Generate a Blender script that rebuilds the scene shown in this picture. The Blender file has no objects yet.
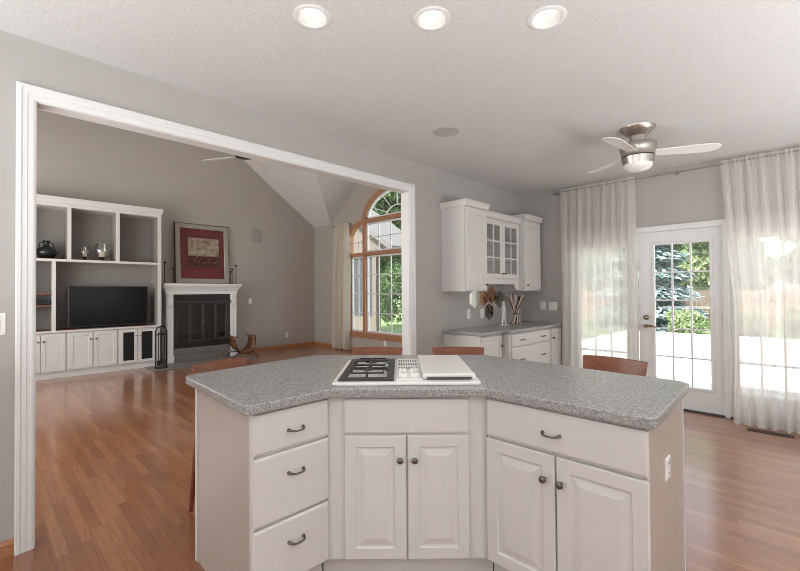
import bpy, bmesh, math, random
from math import sin, cos, pi, radians as R
from mathutils import Vector, Matrix, geometry
random.seed(7)
sc = bpy.context.scene
COL = sc.collection

# ------------------------------------------------------------------ camera, world, sun, lights, exposure
def set_camera():
    f, yaw, pitch, roll, h = 416.6, 0.7768, 0.0135, -0.0074, 1.3634
    F = Vector((-sin(yaw), cos(yaw), 0)); Rt = Vector((cos(yaw), sin(yaw), 0)); U = Vector((0, 0, 1))
    F2 = F * cos(pitch) + U * sin(pitch); U2 = U * cos(pitch) - F * sin(pitch)
    R3 = Rt * cos(roll) + U2 * sin(roll); U3 = U2 * cos(roll) - Rt * sin(roll)
    cam = bpy.data.cameras.new('camera'); o = bpy.data.objects.new('camera', cam); COL.objects.link(o)
    cam.sensor_width = 36; cam.sensor_fit = 'HORIZONTAL'; cam.lens = 36 * f / 800
    cam.clip_start = 0.05; cam.clip_end = 300
    M = Matrix((R3, U3, -F2)).transposed().to_4x4(); M.translation = (0, 0, h)
    o.matrix_world = M
    sc.camera = o
set_camera()
world = bpy.data.worlds.new('sky'); sc.world = world; world.use_nodes = True
wn = world.node_tree.nodes; wl = world.node_tree.links
sky = wn.new('ShaderNodeTexSky'); sky.sky_type = 'NISHITA'; sky.sun_disc = False
sky.sun_elevation = R(52); sky.sun_rotation = R(200); sky.air_density = 1.0; sky.dust_density = 1.5
hs = wn.new('ShaderNodeHueSaturation'); hs.inputs['Saturation'].default_value = .35
wl.new(sky.outputs[0], hs.inputs['Color']); wl.new(hs.outputs[0], wn['Background'].inputs[0]); wn['Background'].inputs[1].default_value = .6
def light(name, kind, loc, rot, power, size=None, size_y=None, color=(1, 1, 1), spread=None):
    l = bpy.data.lights.new(name, kind); o = bpy.data.objects.new(name, l); COL.objects.link(o)
    o.location = loc; o.rotation_euler = rot; l.energy = power; l.color = color
    if kind == 'AREA':
        l.shape = 'RECTANGLE'; l.size = size; l.size_y = size_y or size
        if spread: l.spread = spread
    return o
s = light('sun', 'SUN', (0, -10, 20), (R(38), 0, R(-22)), 11.5, color=(1, .96, .9)); s.data.angle = R(0.6)
# added fill panels out of view by the solid kitchen walls behind the camera
light('kitchen_side_fill', 'AREA', (2.70, 1.6, 1.2), (R(115), 0, R(90)), 22, 4.4, 1.7, (.95, .98, 1))
light('kitchen_rear_fill', 'AREA', (-0.6, -2.35, 1.2), (R(115), 0, 0), 20, 3.6, 1.7, (.95, .98, 1))
# added fill panel, out of view at the near end of the living room
light('living_room_fill', 'AREA', (-5.9, -1.45, 2.0), (R(110), 0, 0), 195, 4.4, 2.6, (1, .99, .97))
# added upward panels, out of view, that brighten the kitchen ceiling like bounced flash
light('ceiling_uplight_fill', 'AREA', (1.95, 2.0, .9), (R(180), 0, 0), 155, 1.5, 6.0, (.95, .98, 1))
light('ceiling_uplight_fill', 'AREA', (-1.0, -1.45, .9), (R(180), 0, 0), 85, 3.6, 1.7, (.95, .98, 1))
sc.view_settings.view_transform = 'Standard'; sc.view_settings.look = 'None'
sc.view_settings.gamma = 1; sc.view_settings.use_curve_mapping = False
sc.view_settings.exposure = 0.3
try:
    sc.cycles.use_denoising = True; sc.cycles.filter_width = 0.95; sc.cycles.max_bounces = 10; sc.cycles.diffuse_bounces = 5
    sc.cycles.transparent_max_bounces = 24; sc.cycles.sample_clamp_indirect = 8
except Exception: pass

# ------------------------------------------------------------------ materials
def lin(c):
    c = c / 255
    return c / 12.92 if c <= .04045 else ((c + .055) / 1.055) ** 2.4
def rgb(r, g, b): return (lin(r), lin(g), lin(b), 1)
class NT:
    def __init__(s, name):
        s.m = bpy.data.materials.new(name); s.m.use_nodes = True
        s.n = s.m.node_tree.nodes; s.l = s.m.node_tree.links
        s.b = s.n['Principled BSDF']; s.out = s.n['Material Output']
    def add(s, t, **kw):
        x = s.n.new(t)
        for k, v in kw.items():
            if k in x.inputs.keys(): x.inputs[k].default_value = v
            else: setattr(x, k, v)
        return x
    def link(s, a, b): s.l.new(a, b)
    def ramp(s, fac, stops):
        r = s.n.new('ShaderNodeValToRGB'); e = r.color_ramp.elements
        while len(e) < len(stops): e.new(.5)
        for i, (p, c) in enumerate(stops): e[i].position = p; e[i].color = c
        s.link(fac, r.inputs[0]); return r
    def coords(s, scale=(1, 1, 1), rot=(0, 0, 0), kind='Object'):
        t = s.n.new('ShaderNodeTexCoord'); m = s.n.new('ShaderNodeMapping')
        m.inputs['Scale'].default_value = scale; m.inputs['Rotation'].default_value = rot
        s.link(t.outputs[kind], m.inputs[0]); return m.outputs[0]
    def bump(s, h, strength=.2, dist=.01):
        b = s.n.new('ShaderNodeBump'); b.inputs['Strength'].default_value = strength; b.inputs['Distance'].default_value = dist
        s.link(h, b.inputs['Height']); s.link(b.outputs[0], s.b.inputs['Normal'])
def paint(name, c, rough=.5, metal=0, noise=.03, nscale=6, bump=0, bscale=200, spec=None, stretch=(1, 1, 1)):
    t = NT(name); v = t.coords(stretch)
    n = t.add('ShaderNodeTexNoise', Scale=nscale, Detail=3.0); t.link(v, n.inputs['Vector'])
    col = rgb(*c)
    lo = tuple(max(0, x * (1 - noise)) for x in col[:3]) + (1,); hi = tuple(x * (1 + noise) for x in col[:3]) + (1,)
    r = t.ramp(n.outputs['Fac'], [(.3, lo), (.7, hi)])
    t.link(r.outputs[0], t.b.inputs['Base Color'])
    t.b.inputs['Roughness'].default_value = rough; t.b.inputs['Metallic'].default_value = metal
    if spec is not None: t.b.inputs['Specular IOR Level'].default_value = spec
    if bump:
        n2 = t.add('ShaderNodeTexNoise', Scale=bscale, Detail=2.0); t.link(v, n2.inputs['Vector'])
        t.bump(n2.outputs['Fac'], bump, .004)
    return t.m
M = {}
M['wall'] = paint('grey_wall_paint', (178, 175, 172), .75, noise=.015, bump=.1, bscale=150)
M['living_wall'] = paint('greige_wall_paint', (177, 169, 161), .75, noise=.015, bump=.1, bscale=150)
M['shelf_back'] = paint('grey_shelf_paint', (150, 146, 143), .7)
def ceiling_mat():
    t = NT('textured_ceiling'); v = t.coords()
    n = t.add('ShaderNodeTexNoise', Scale=75.0, Detail=3.0, Roughness=.6); t.link(v, n.inputs['Vector'])
    r = t.ramp(n.outputs['Fac'], [(.3, rgb(208, 208, 207)), (.7, rgb(219, 219, 218))])
    t.link(r.outputs[0], t.b.inputs['Base Color']); t.b.inputs['Roughness'].default_value = .85
    t.bump(n.outputs['Fac'], .5, .008); return t.m
M['ceiling'] = ceiling_mat()
M['trim'] = paint('white_trim_paint', (229, 230, 230), .4, noise=.01)
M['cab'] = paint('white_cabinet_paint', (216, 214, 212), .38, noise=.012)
M['cab_shade'] = paint('shaded_cabinet_paint', (184, 174, 166), .28, noise=.012)  # cabinet white with shade and floor reflection mixed into the colour
M['plastic'] = paint('white_plastic', (238, 237, 234), .35, noise=.005)
M['slot'] = paint('dark_slot', (60, 58, 56), .6)
M['black'] = paint('black_enamel', (38, 38, 40), .35)
M['iron'] = paint('black_wrought_iron', (34, 31, 29), .55, metal=.3)
M['soot'] = paint('fire_brick', (52, 49, 46), .9, noise=.2, nscale=12)
M['screen'] = paint('dark_television_panel', (18, 17, 18), .22, noise=.02, spec=.25)
M['mesh'] = paint('black_speaker_cloth', (22, 22, 24), .9, noise=.1, nscale=90)
M['steel'] = paint('brushed_nickel', (186, 180, 172), .3, metal=1, noise=.06, nscale=30, stretch=(1, 1, 12))
M['brass'] = paint('antique_brass', (150, 134, 108), .35, metal=1)
M['pewter'] = paint('dark_pewter', (120, 114, 108), .3, metal=1)
M['insert_metal'] = paint('dark_fireplace_metal', (72, 70, 68), .45, metal=.6, noise=.08)
M['white_enamel'] = paint('white_cooktop_enamel', (236, 235, 234), .22, noise=.005)
M['aluminium'] = paint('burner_pan_metal', (204, 200, 196), .35, metal=.2)
M['grate'] = paint('grey_cast_grate', (62, 62, 62), .5, metal=.2)
M['bowl'] = paint('opal_fan_glass', (244, 240, 236), .3, noise=.005)
M['blade'] = paint('white_fan_blade', (236, 233, 229), .4, noise=.01)
M['patio'] = paint('pale_concrete', (214, 211, 204), .9, noise=.06, nscale=3)
M['bark'] = paint('bark', (92, 78, 64), .9, noise=.25, nscale=14)
M['siding'] = paint('tan_siding', (98, 91, 81), .8)
M['roofing'] = paint('pale_roof_shingle', (98, 97, 96), .9, noise=.08, nscale=20)
M['mesh_grey'] = paint('grey_porch_screen', (52, 55, 57), .8)
M['rust'] = paint('tan_leather', (120, 78, 48), .5, noise=.12, nscale=20)
M['dark_ceramic'] = paint('dark_glazed_ceramic', (34, 36, 35), .25, noise=.2, nscale=9)
M['wax'] = paint('cream_candle_wax', (236, 226, 208), .5)
M['crystal'] = paint('white_porcelain', (228, 226, 222), .18, noise=.02)
M['stick_dark'] = paint('dark_wood_stick', (56, 48, 44), .6)
M['stick_pale'] = paint('pale_wood_stick', (222, 212, 202), .6)
M['stick_red'] = paint('reddish_stick', (150, 84, 72), .6)
M['mirror'] = paint('silver_mirror', (226, 226, 226), .04, metal=1, noise=.005)
M['bronze_mirror'] = paint('bronze_mirror', (214, 168, 134), .06, metal=1, noise=.01)
M['grey_mirror'] = paint('smoked_mirror', (170, 168, 162), .06, metal=1, noise=.01)
M['silver_frame'] = paint('aged_silver_leaf', (172, 166, 156), .35, metal=.5, noise=.15, nscale=25)
M['dark_frame'] = paint('dark_frame_wood', (60, 46, 40), .4)
M['red_mat'] = paint('crimson_mat_board', (110, 46, 48), .7, noise=.06, nscale=10)
M['brown_mat'] = paint('brown_mat_board', (92, 46, 42), .7)
M['register'] = paint('brown_floor_register', (66, 52, 44), .5, metal=.4)
M['speaker'] = paint('ceiling_speaker_cloth', (186, 182, 179), .85, noise=.04, nscale=120)
M['wallspeaker'] = paint('wall_speaker_cloth', (160, 155, 150), .85, noise=.04, nscale=120)
def wood(name, c1, c2, rough, stretch, scale=5, spec=.5):
    t = NT(name); v = t.coords(stretch)
    n = t.add('ShaderNodeTexNoise', Scale=scale, Detail=5.0, Roughness=.6, Distortion=.6); t.link(v, n.inputs['Vector'])
    r = t.ramp(n.outputs['Fac'], [(.3, rgb(*c1)), (.7, rgb(*c2))]); t.link(r.outputs[0], t.b.inputs['Base Color'])
    t.b.inputs['Roughness'].default_value = rough; t.b.inputs['Specular IOR Level'].default_value = spec
    t.bump(n.outputs['Fac'], .06, .003); return t.m
M['window_wood_h'] = wood('honey_window_wood', (160, 110, 80), (190, 142, 110), .4, (1, 10, 10))
M['window_wood'] = wood('honey_window_wood_upright', (160, 110, 80), (190, 142, 110), .4, (10, 10, 1))
M['oak_trim'] = wood('oak_baseboard', (156, 104, 70), (184, 130, 92), .4, (1.5, 1.5, 12))
M['stool'] = wood('reddish_cherry_wood', (112, 60, 38), (146, 88, 60), .3, (1.2, 8, 8), 4)
M['stool_leg'] = wood('reddish_cherry_leg', (104, 56, 38), (132, 74, 50), .4, (8, 8, 1.2), 4)
M['shelf_wood'] = wood('shelf_edge_wood', (110, 70, 56), (134, 90, 72), .5, (8, 1, 8))
M['fence'] = wood('weathered_fence', (142, 112, 92), (176, 146, 122), .9, (8, 8, 1))
def floor_mat():
    t = NT('oak_strip_floor')
    v = t.coords()
    br = t.add('ShaderNodeTexBrick'); br.offset = .37; br.offset_frequency = 1; br.squash = 1
    for k, x in dict(Scale=1.0, **{'Mortar Size': .0009, 'Mortar Smooth': .1, 'Bias': 0.0, 'Brick Width': .74, 'Row Height': .0585}).items(): br.inputs[k].default_value = x
    br.inputs['Color1'].default_value = (0, 0, 0, 1); br.inputs['Color2'].default_value = (1, 1, 1, 1); br.inputs['Mortar'].default_value = (.5, .5, .5, 1)
    # a wobble along each strip so that the ends do not repeat in steps
    sep = t.add('ShaderNodeSeparateXYZ'); t.link(v, sep.inputs[0])
    dv = t.add('ShaderNodeMath', operation='DIVIDE'); t.link(sep.outputs[1], dv.inputs[0]); dv.inputs[1].default_value = .0585
    fl = t.add('ShaderNodeMath', operation='FLOOR'); t.link(dv.outputs[0], fl.inputs[0])
    wn_ = t.add('ShaderNodeTexWhiteNoise', noise_dimensions='1D'); t.link(fl.outputs[0], wn_.inputs['W'])
    ml = t.add('ShaderNodeMath', operation='MULTIPLY'); t.link(wn_.outputs['Value'], ml.inputs[0]); ml.inputs[1].default_value = 1.9
    ad = t.add('ShaderNodeMath', operation='ADD'); t.link(sep.outputs[0], ad.inputs[0]); t.link(ml.outputs[0], ad.inputs[1])
    cb = t.add('ShaderNodeCombineXYZ'); t.link(ad.outputs[0], cb.inputs[0]); t.link(sep.outputs[1], cb.inputs[1]); t.link(sep.outputs[2], cb.inputs[2])
    t.link(cb.outputs[0], br.inputs['Vector'])
    r = t.ramp(br.outputs['Color'], [(0, rgb(142, 88, 54)), (.4, rgb(156, 100, 63)), (.7, rgb(162, 106, 68)), (1, rgb(175, 121, 82))])
    # grain, shifted per strip
    mp = t.add('ShaderNodeMapping'); mp.inputs['Scale'].default_value = (1.6, 26, 1); t.link(cb.outputs[0], mp.inputs[0])
    shift = t.add('ShaderNodeVectorMath', operation='MULTIPLY'); t.link(br.outputs['Color'], shift.inputs[0]); shift.inputs[1].default_value = (13, 7, 5)
    a2 = t.add('ShaderNodeVectorMath', operation='ADD'); t.link(mp.outputs[0], a2.inputs[0]); t.link(shift.outputs[0], a2.inputs[1])
    n = t.add('ShaderNodeTexNoise', Scale=2.2, Detail=6.0, Roughness=.62, Distortion=1.2); t.link(a2.outputs[0], n.inputs['Vector'])
    g = t.ramp(n.outputs['Fac'], [(.3, (.66, .60, .56, 1)), (.5, (.97, .95, .94, 1)), (.75, (1.1, 1.1, 1.1, 1))])
    mx = t.add('ShaderNodeMix', data_type='RGBA', blend_type='MULTIPLY'); mx.inputs[0].default_value = 1
    t.link(r.outputs[0], mx.inputs[6]); t.link(g.outputs[0], mx.inputs[7])
    m2 = t.add('ShaderNodeMix', data_type='RGBA'); t.link(br.outputs['Fac'], m2.inputs[0]); t.link(mx.outputs[2], m2.inputs[6]); m2.inputs[7].default_value = rgb(116, 76, 52)
    t.link(m2.outputs[2], t.b.inputs['Base Color'])
    t.b.inputs['Roughness'].default_value = .3; t.b.inputs['Coat Weight'].default_value = .85; t.b.inputs['Coat Roughness'].default_value = .16; t.b.inputs['Specular IOR Level'].default_value = .5
    return t.m
M['floor'] = floor_mat()
def counter_mat():
    t = NT('speckled_grey_laminate'); v = t.coords()
    n = t.add('ShaderNodeTexNoise', Scale=150.0, Detail=3.0, Roughness=.75); t.link(v, n.inputs['Vector'])
    n2 = t.add('ShaderNodeTexVoronoi', Scale=120.0); t.link(v, n2.inputs['Vector'])
    r = t.ramp(n.outputs['Fac'], [(.35, rgb(104, 103, 105)), (.46, rgb(152, 152, 152)), (.56, rgb(166, 166, 165)), (.68, rgb(206, 205, 203))])
    r2 = t.ramp(n2.outputs['Distance'], [(.0, (.78, .78, .78, 1)), (.25, (1, 1, 1, 1))])
    mx = t.add('ShaderNodeMix', data_type='RGBA', blend_type='MULTIPLY'); mx.inputs[0].default_value = .35
    t.link(r.outputs[0], mx.inputs[6]); t.link(r2.outputs[0], mx.inputs[7]); t.link(mx.outputs[2], t.b.inputs['Base Color'])
    t.b.inputs['Roughness'].default_value = .27; t.bump(n.outputs['Fac'], .02, .0005); return t.m
M['counter'] = counter_mat()
def tile_mat():
    t = NT('slate_hearth_tile'); v = t.coords((1, 1, 1), (R(90), 0, R(90)))
    br = t.add('ShaderNodeTexBrick', Scale=1.0); br.offset = 0
    for k, x in {'Mortar Size': .004, 'Brick Width': .15, 'Row Height': .3, 'Bias': 0.0}.items(): br.inputs[k].default_value = x
    br.inputs['Color1'].default_value = rgb(118, 112, 109); br.inputs['Color2'].default_value = rgb(142, 136, 132); br.inputs['Mortar'].default_value = rgb(96, 92, 90)
    t.link(v, br.inputs['Vector'])
    n = t.add('ShaderNodeTexNoise', Scale=14.0, Detail=4.0); t.link(v, n.inputs['Vector'])
    g = t.ramp(n.outputs['Fac'], [(.3, (.75, .75, .75, 1)), (.7, (1.1, 1.1, 1.1, 1))])
    mx = t.add('ShaderNodeMix', data_type='RGBA', blend_type='MULTIPLY'); mx.inputs[0].default_value = 1
    t.link(br.outputs['Color'], mx.inputs[6]); t.link(g.outputs[0], mx.inputs[7]); t.link(mx.outputs[2], t.b.inputs['Base Color'])
    t.b.inputs['Roughness'].default_value = .5; return t.m
M['tile'] = tile_mat()
def sheer(name, c, clear, trans):
    t = NT(name); v = t.coords((60, 60, 60))
    n = t.add('ShaderNodeTexNoise', Scale=8.0, Detail=2.0); t.link(v, n.inputs['Vector'])
    r = t.ramp(n.outputs['Fac'], [(.3, (clear - .06,) * 3 + (1,)), (.7, (clear + .06,) * 3 + (1,))])
    d = t.add('ShaderNodeBsdfDiffuse', Color=rgb(*c)); tl = t.add('ShaderNodeBsdfTranslucent', Color=rgb(*c)); tr = t.add('ShaderNodeBsdfTransparent')
    m1 = t.add('ShaderNodeMixShader'); m1.inputs[0].default_value = trans; t.link(d.outputs[0], m1.inputs[1]); t.link(tl.outputs[0], m1.inputs[2])
    m2 = t.add('ShaderNodeMixShader'); t.link(r.outputs[0], m2.inputs[0]); t.link(m1.outputs[0], m2.inputs[1]); t.link(tr.outputs[0], m2.inputs[2])
    t.link(m2.outputs[0], t.out.inputs[0]); return t.m
M['sheer'] = sheer('sheer_ivory_voile', (245, 243, 239), .19, .62)
M['drape'] = sheer('ivory_drape_cloth', (242, 238, 230), .06, .6)
def glass(name, tint=(1, 1, 1, 1), gloss=.07, rough=0.0):
    t = NT(name); tr = t.add('ShaderNodeBsdfTransparent', Color=tint); g = t.add('ShaderNodeBsdfGlossy', Roughness=rough)
    m = t.add('ShaderNodeMixShader'); m.inputs[0].default_value = gloss
    t.link(tr.outputs[0], m.inputs[1]); t.link(g.outputs[0], m.inputs[2]); t.link(m.outputs[0], t.out.inputs[0]); return t.m
M['glass'] = glass('clear_window_glass', gloss=.05)
M['hurricane'] = glass('clear_blown_glass', (.96, .96, .95, 1), .10, .02)
M['door_glass'] = glass('smoked_fire_door_glass', (.6, .59, .58, 1), .16, .05)
def cab_glass():
    t = NT('pebbled_cabinet_glass'); v = t.coords()
    n = t.add('ShaderNodeTexVoronoi', Scale=70.0); t.link(v, n.inputs['Vector'])
    b = t.add('ShaderNodeBump'); b.inputs['Strength'].default_value = .8; b.inputs['Distance'].default_value = .01; t.link(n.outputs['Distance'], b.inputs['Height'])
    tr = t.add('ShaderNodeBsdfTransparent', Color=(.92, .92, .91, 1)); g = t.add('ShaderNodeBsdfGlossy', Roughness=.12); t.link(b.outputs[0], g.inputs['Normal'])
    m = t.add('ShaderNodeMixShader'); m.inputs[0].default_value = .3
    t.link(tr.outputs[0], m.inputs[1]); t.link(g.outputs[0], m.inputs[2]); t.link(m.outputs[0], t.out.inputs[0]); return t.m
M['cab_glass'] = cab_glass()
def emit(name, c, s):
    t = NT(name); e = t.add('ShaderNodeEmission', Color=c, Strength=s); t.link(e.outputs[0], t.out.inputs[0]); return t.m
M['bulb'] = emit('warm_lamp_glow', (1, .9, .78, 1), 1.5)
def leaf_mat(name, c1, c2, tr=.35):
    t = NT(name); v = t.coords()
    n = t.add('ShaderNodeTexNoise', Scale=3.0, Detail=4.0); t.link(v, n.inputs['Vector'])
    n2 = t.add('ShaderNodeTexWhiteNoise'); t.link(v, n2.inputs['Vector'])
    r = t.ramp(n.outputs['Fac'], [(.3, rgb(*c1)), (.7, rgb(*c2))])
    d = t.add('ShaderNodeBsdfDiffuse'); tl = t.add('ShaderNodeBsdfTranslucent'); m = t.add('ShaderNodeMixShader'); m.inputs[0].default_value = tr
    t.link(r.outputs[0], d.inputs[0]); t.link(r.outputs[0], tl.inputs[0])
    t.link(d.outputs[0], m.inputs[1]); t.link(tl.outputs[0], m.inputs[2]); t.link(m.outputs[0], t.out.inputs[0]); return t.m
M['leaf'] = leaf_mat('green_leaves', (72, 94, 66), (130, 152, 112))
M['leaf_pale'] = leaf_mat('pale_green_leaves', (116, 138, 96), (172, 188, 146))
M['spruce'] = leaf_mat('blue_spruce_needles', (120, 146, 144), (172, 190, 188), .15)
M['lawn'] = paint('lawn_grass', (112, 134, 84), .95, noise=.25, nscale=5)
def art_mat():
    t = NT('cloudy_landscape_print'); v = t.coords()
    sep = t.add('ShaderNodeSeparateXYZ'); t.link(v, sep.inputs[0])
    n = t.add('ShaderNodeTexNoise', Scale=9.0, Detail=6.0, Roughness=.65); t.link(v, n.inputs['Vector'])
    sky_ = t.ramp(n.outputs['Fac'], [(.3, rgb(96, 80, 64)), (.5, rgb(152, 138, 118)), (.7, rgb(188, 178, 160))])
    n2 = t.add('ShaderNodeTexNoise', Scale=40.0, Detail=4.0); t.link(v, n2.inputs['Vector'])
    land = t.ramp(n2.outputs['Fac'], [(.3, rgb(48, 30, 26)), (.55, rgb(84, 46, 38)), (.75, rgb(150, 122, 94))])
    st = t.ramp(sep.outputs[2], [(.0, (1, 1, 1, 1)), (.20, (1, 1, 1, 1)), (.23, (0, 0, 0, 1))])
    mx = t.add('ShaderNodeMix', data_type='RGBA'); t.link(st.outputs[0], mx.inputs[0]); t.link(sky_.outputs[0], mx.inputs[6]); t.link(land.outputs[0], mx.inputs[7])
    t.link(mx.outputs[2], t.b.inputs['Base Color']); t.b.inputs['Roughness'].default_value = .25; return t.m
M['art'] = art_mat()

# ------------------------------------------------------------------ mesh helpers
class MB:
    def __init__(s): s.bm = bmesh.new()
    def poly(s, pts):
        vs = [s.bm.verts.new(p) for p in pts]
        try: return s.bm.faces.new(vs)
        except ValueError: return None
    def box(s, x0, x1, y0, y1, z0, z1):
        x0, x1 = sorted((x0, x1)); y0, y1 = sorted((y0, y1)); z0, z1 = sorted((z0, z1))
        v = [s.bm.verts.new((x, y, z)) for z in (z0, z1) for y in (y0, y1) for x in (x0, x1)]
        for f in ((0, 2, 3, 1), (4, 5, 7, 6), (0, 1, 5, 4), (2, 6, 7, 3), (0, 4, 6, 2), (1, 3, 7, 5)): s.bm.faces.new([v[i] for i in f])
        return s
    def prism(s, pts, z0, z1):                       # polygon in x,y, raised along z
        a = [s.bm.verts.new((p[0], p[1], z0)) for p in pts]; b = [s.bm.verts.new((p[0], p[1], z1)) for p in pts]
        s.bm.faces.new(a[::-1]); s.bm.faces.new(b)
        for i in range(len(a)): j = (i + 1) % len(a); s.bm.faces.new((a[i], a[j], b[j], b[i]))
        return s
    def extrude(s, pts, d):                          # polygon of 3D points swept along the vector d
        d = Vector(d); a = [s.bm.verts.new(p) for p in pts]; b = [s.bm.verts.new(Vector(p) + d) for p in pts]
        s.bm.faces.new(a[::-1]); s.bm.faces.new(b)
        for i in range(len(a)): j = (i + 1) % len(a); s.bm.faces.new((a[i], a[j], b[j], b[i]))
        return s
    def tube(s, pts, r, n=8, closed=False):
        pts = [Vector(p) for p in pts]; rs = r if isinstance(r, (list, tuple)) else [r] * len(pts)
        rings = []
        for i, p in enumerate(pts):
            a = pts[i - 1] if (i > 0 or closed) else p; b = pts[(i + 1) % len(pts)] if (i < len(pts) - 1 or closed) else p
            d = (b - a).normalized()
            up = Vector((0, 0, 1)) if abs(d.z) < .95 else Vector((1, 0, 0))
            u = d.cross(up).normalized(); w = u.cross(d)
            rings.append([s.bm.verts.new(p + (u * cos(2 * pi * k / n) + w * sin(2 * pi * k / n)) * rs[i]) for k in range(n)])
        m = len(rings)
        for i in range(m if closed else m - 1):
            A, B = rings[i], rings[(i + 1) % m]
            for k in range(n): s.bm.faces.new((A[k], A[(k + 1) % n], B[(k + 1) % n], B[k]))
        if not closed: s.bm.faces.new(rings[0][::-1]); s.bm.faces.new(rings[-1])
        return s
    def lathe(s, prof, c=(0, 0, 0), n=24, axis='z', cap=True):
        rings = []
        for r, h in prof:
            ring = []
            for k in range(n):
                a = 2 * pi * k / n; p = (r * cos(a), r * sin(a), h)
                if axis == 'y': p = (p[0], p[2], p[1])
                elif axis == 'x': p = (p[2], p[0], p[1])
                ring.append(s.bm.verts.new((p[0] + c[0], p[1] + c[1], p[2] + c[2])))
            rings.append(ring)
        for A, B in zip(rings, rings[1:]):
            for k in range(n): s.bm.faces.new((A[k], A[(k + 1) % n], B[(k + 1) % n], B[k]))
        if cap: s.bm.faces.new(rings[0][::-1]); s.bm.faces.new(rings[-1])
        return s
    def rings(s, x0, x1, z0, z1, prof, yb):          # mitred rectangle profile in the x,z plane; prof = (inset, y); closed at the back yb
        R_ = []
        for i, y in [(prof[0][0], yb)] + list(prof):
            R_.append([s.bm.verts.new(p) for p in ((x0 + i, y, z0 + i), (x1 - i, y, z0 + i), (x1 - i, y, z1 - i), (x0 + i, y, z1 - i))])
        for A, B in zip(R_, R_[1:]):
            for k in range(4): s.bm.faces.new((A[k], A[(k + 1) % 4], B[(k + 1) % 4], B[k]))
        s.bm.faces.new(R_[-1]); s.bm.faces.new(R_[0][::-1]); return s
    def frame(s, x0, x1, z0, z1, w, prof_y0, y1, bevel=.004):   # open rectangular frame of width w
        O = []
        for i, y in ((0, y1), (0, prof_y0 + bevel), (bevel, prof_y0), (w - bevel, prof_y0), (w, prof_y0 + bevel), (w, y1)):
            O.append([s.bm.verts.new(p) for p in ((x0 + i, y, z0 + i), (x1 - i, y, z0 + i), (x1 - i, y, z1 - i), (x0 + i, y, z1 - i))])
        O.append(O[0])
        for A, B in zip(O, O[1:]):
            for k in range(4): s.bm.faces.new((A[k], A[(k + 1) % 4], B[(k + 1) % 4], B[k]))
        return s
    def build(s, name, mat, parent=None, smooth=False, bevel=0, seg=2, recalc=True, xf=None):
        if xf: bmesh.ops.transform(s.bm, matrix=xf, verts=s.bm.verts)
        if recalc: bmesh.ops.recalc_face_normals(s.bm, faces=s.bm.faces)
        me = bpy.data.meshes.new(name); s.bm.to_mesh(me); s.bm.free(); me.materials.append(mat)
        o = bpy.data.objects.new(name, me); COL.objects.link(o)
        if parent: o.parent = parent
        if bevel:
            b = o.modifiers.new('bevel', 'BEVEL'); b.width = bevel; b.segments = seg; b.limit_method = 'ANGLE'; b.angle_limit = R(40)
        if smooth:
            for p in me.polygons: p.use_smooth = True
            if hasattr(me, 'set_sharp_from_angle'): me.set_sharp_from_angle(angle=R(42))
        return o
def tag(o, label, cat, group=None, kind=None):
    o['label'] = label; o['category'] = cat
    if group: o['group'] = group
    if kind: o['kind'] = kind
    return o
def thing(name, label, cat, loc=(0, 0, 0), rotz=0, group=None):
    o = bpy.data.objects.new(name, None); COL.objects.link(o); o.empty_display_size = .1
    o.location = loc; o.rotation_euler = (0, 0, rotz); return tag(o, label, cat, group)
def struct(o, label=None, cat=None):
    o['kind'] = 'structure'
    if label: o['label'] = label
    if cat: o['category'] = cat
    return o
def sempty(name, loc=(0, 0, 0), rotz=0, label=None, cat=None):
    o = bpy.data.objects.new(name, None); COL.objects.link(o); o.location = loc; o.rotation_euler = (0, 0, rotz); return struct(o, label, cat)
def dup(root, loc, rotz, label, group=None):
    def cp(o, par):
        c = o.copy(); COL.objects.link(c); c.parent = par
        for ch in list(o.children): cp(ch, c)
        return c
    r = cp(root, None); r.location = loc; r.rotation_euler = (0, 0, rotz); r['label'] = label
    if group: r['group'] = group
    return r
def round_poly(pts, rad, n=6):
    out = []
    for i, p in enumerate(pts):
        p = Vector(p); a = Vector(pts[i - 1]); b = Vector(pts[(i + 1) % len(pts)]); r = rad[i]
        if r <= 0: out.append(tuple(p)); continue
        u = (a - p).normalized(); v = (b - p).normalized(); ang = u.angle(v); t = r / math.tan(ang / 2)
        A = p + u * t; B = p + v * t
        for k in range(n + 1):
            q = k / n; out.append(tuple(A * (1 - q) ** 2 + p * 2 * q * (1 - q) + B * q * q))
    return out
def wall_panel(name, mat, outer, holes, to3, thick):  # polygon with holes given in 2D, mapped by to3(u, v, depth)
    mb = MB(); loops = [outer] + holes
    flat = [p for l in loops for p in l]
    tris = geometry.tessellate_polygon([[Vector((p[0], p[1], 0)) for p in l] for l in loops])
    fr = [mb.bm.verts.new(to3(p[0], p[1], 0)) for p in flat]; bk = [mb.bm.verts.new(to3(p[0], p[1], thick)) for p in flat]
    for t in tris:
        mb.bm.faces.new([fr[i] for i in t]); mb.bm.faces.new([bk[i] for i in reversed(t)])
    k = 0
    for l in loops:
        n = len(l)
        for i in range(n): j = (i + 1) % n; mb.bm.faces.new((fr[k + i], fr[k + j], bk[k + j], bk[k + i]))
        k += n
    return mb.build(name, mat)
def rect(a, b, c, d): return [(a, c), (b, c), (b, d), (a, d)]

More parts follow.
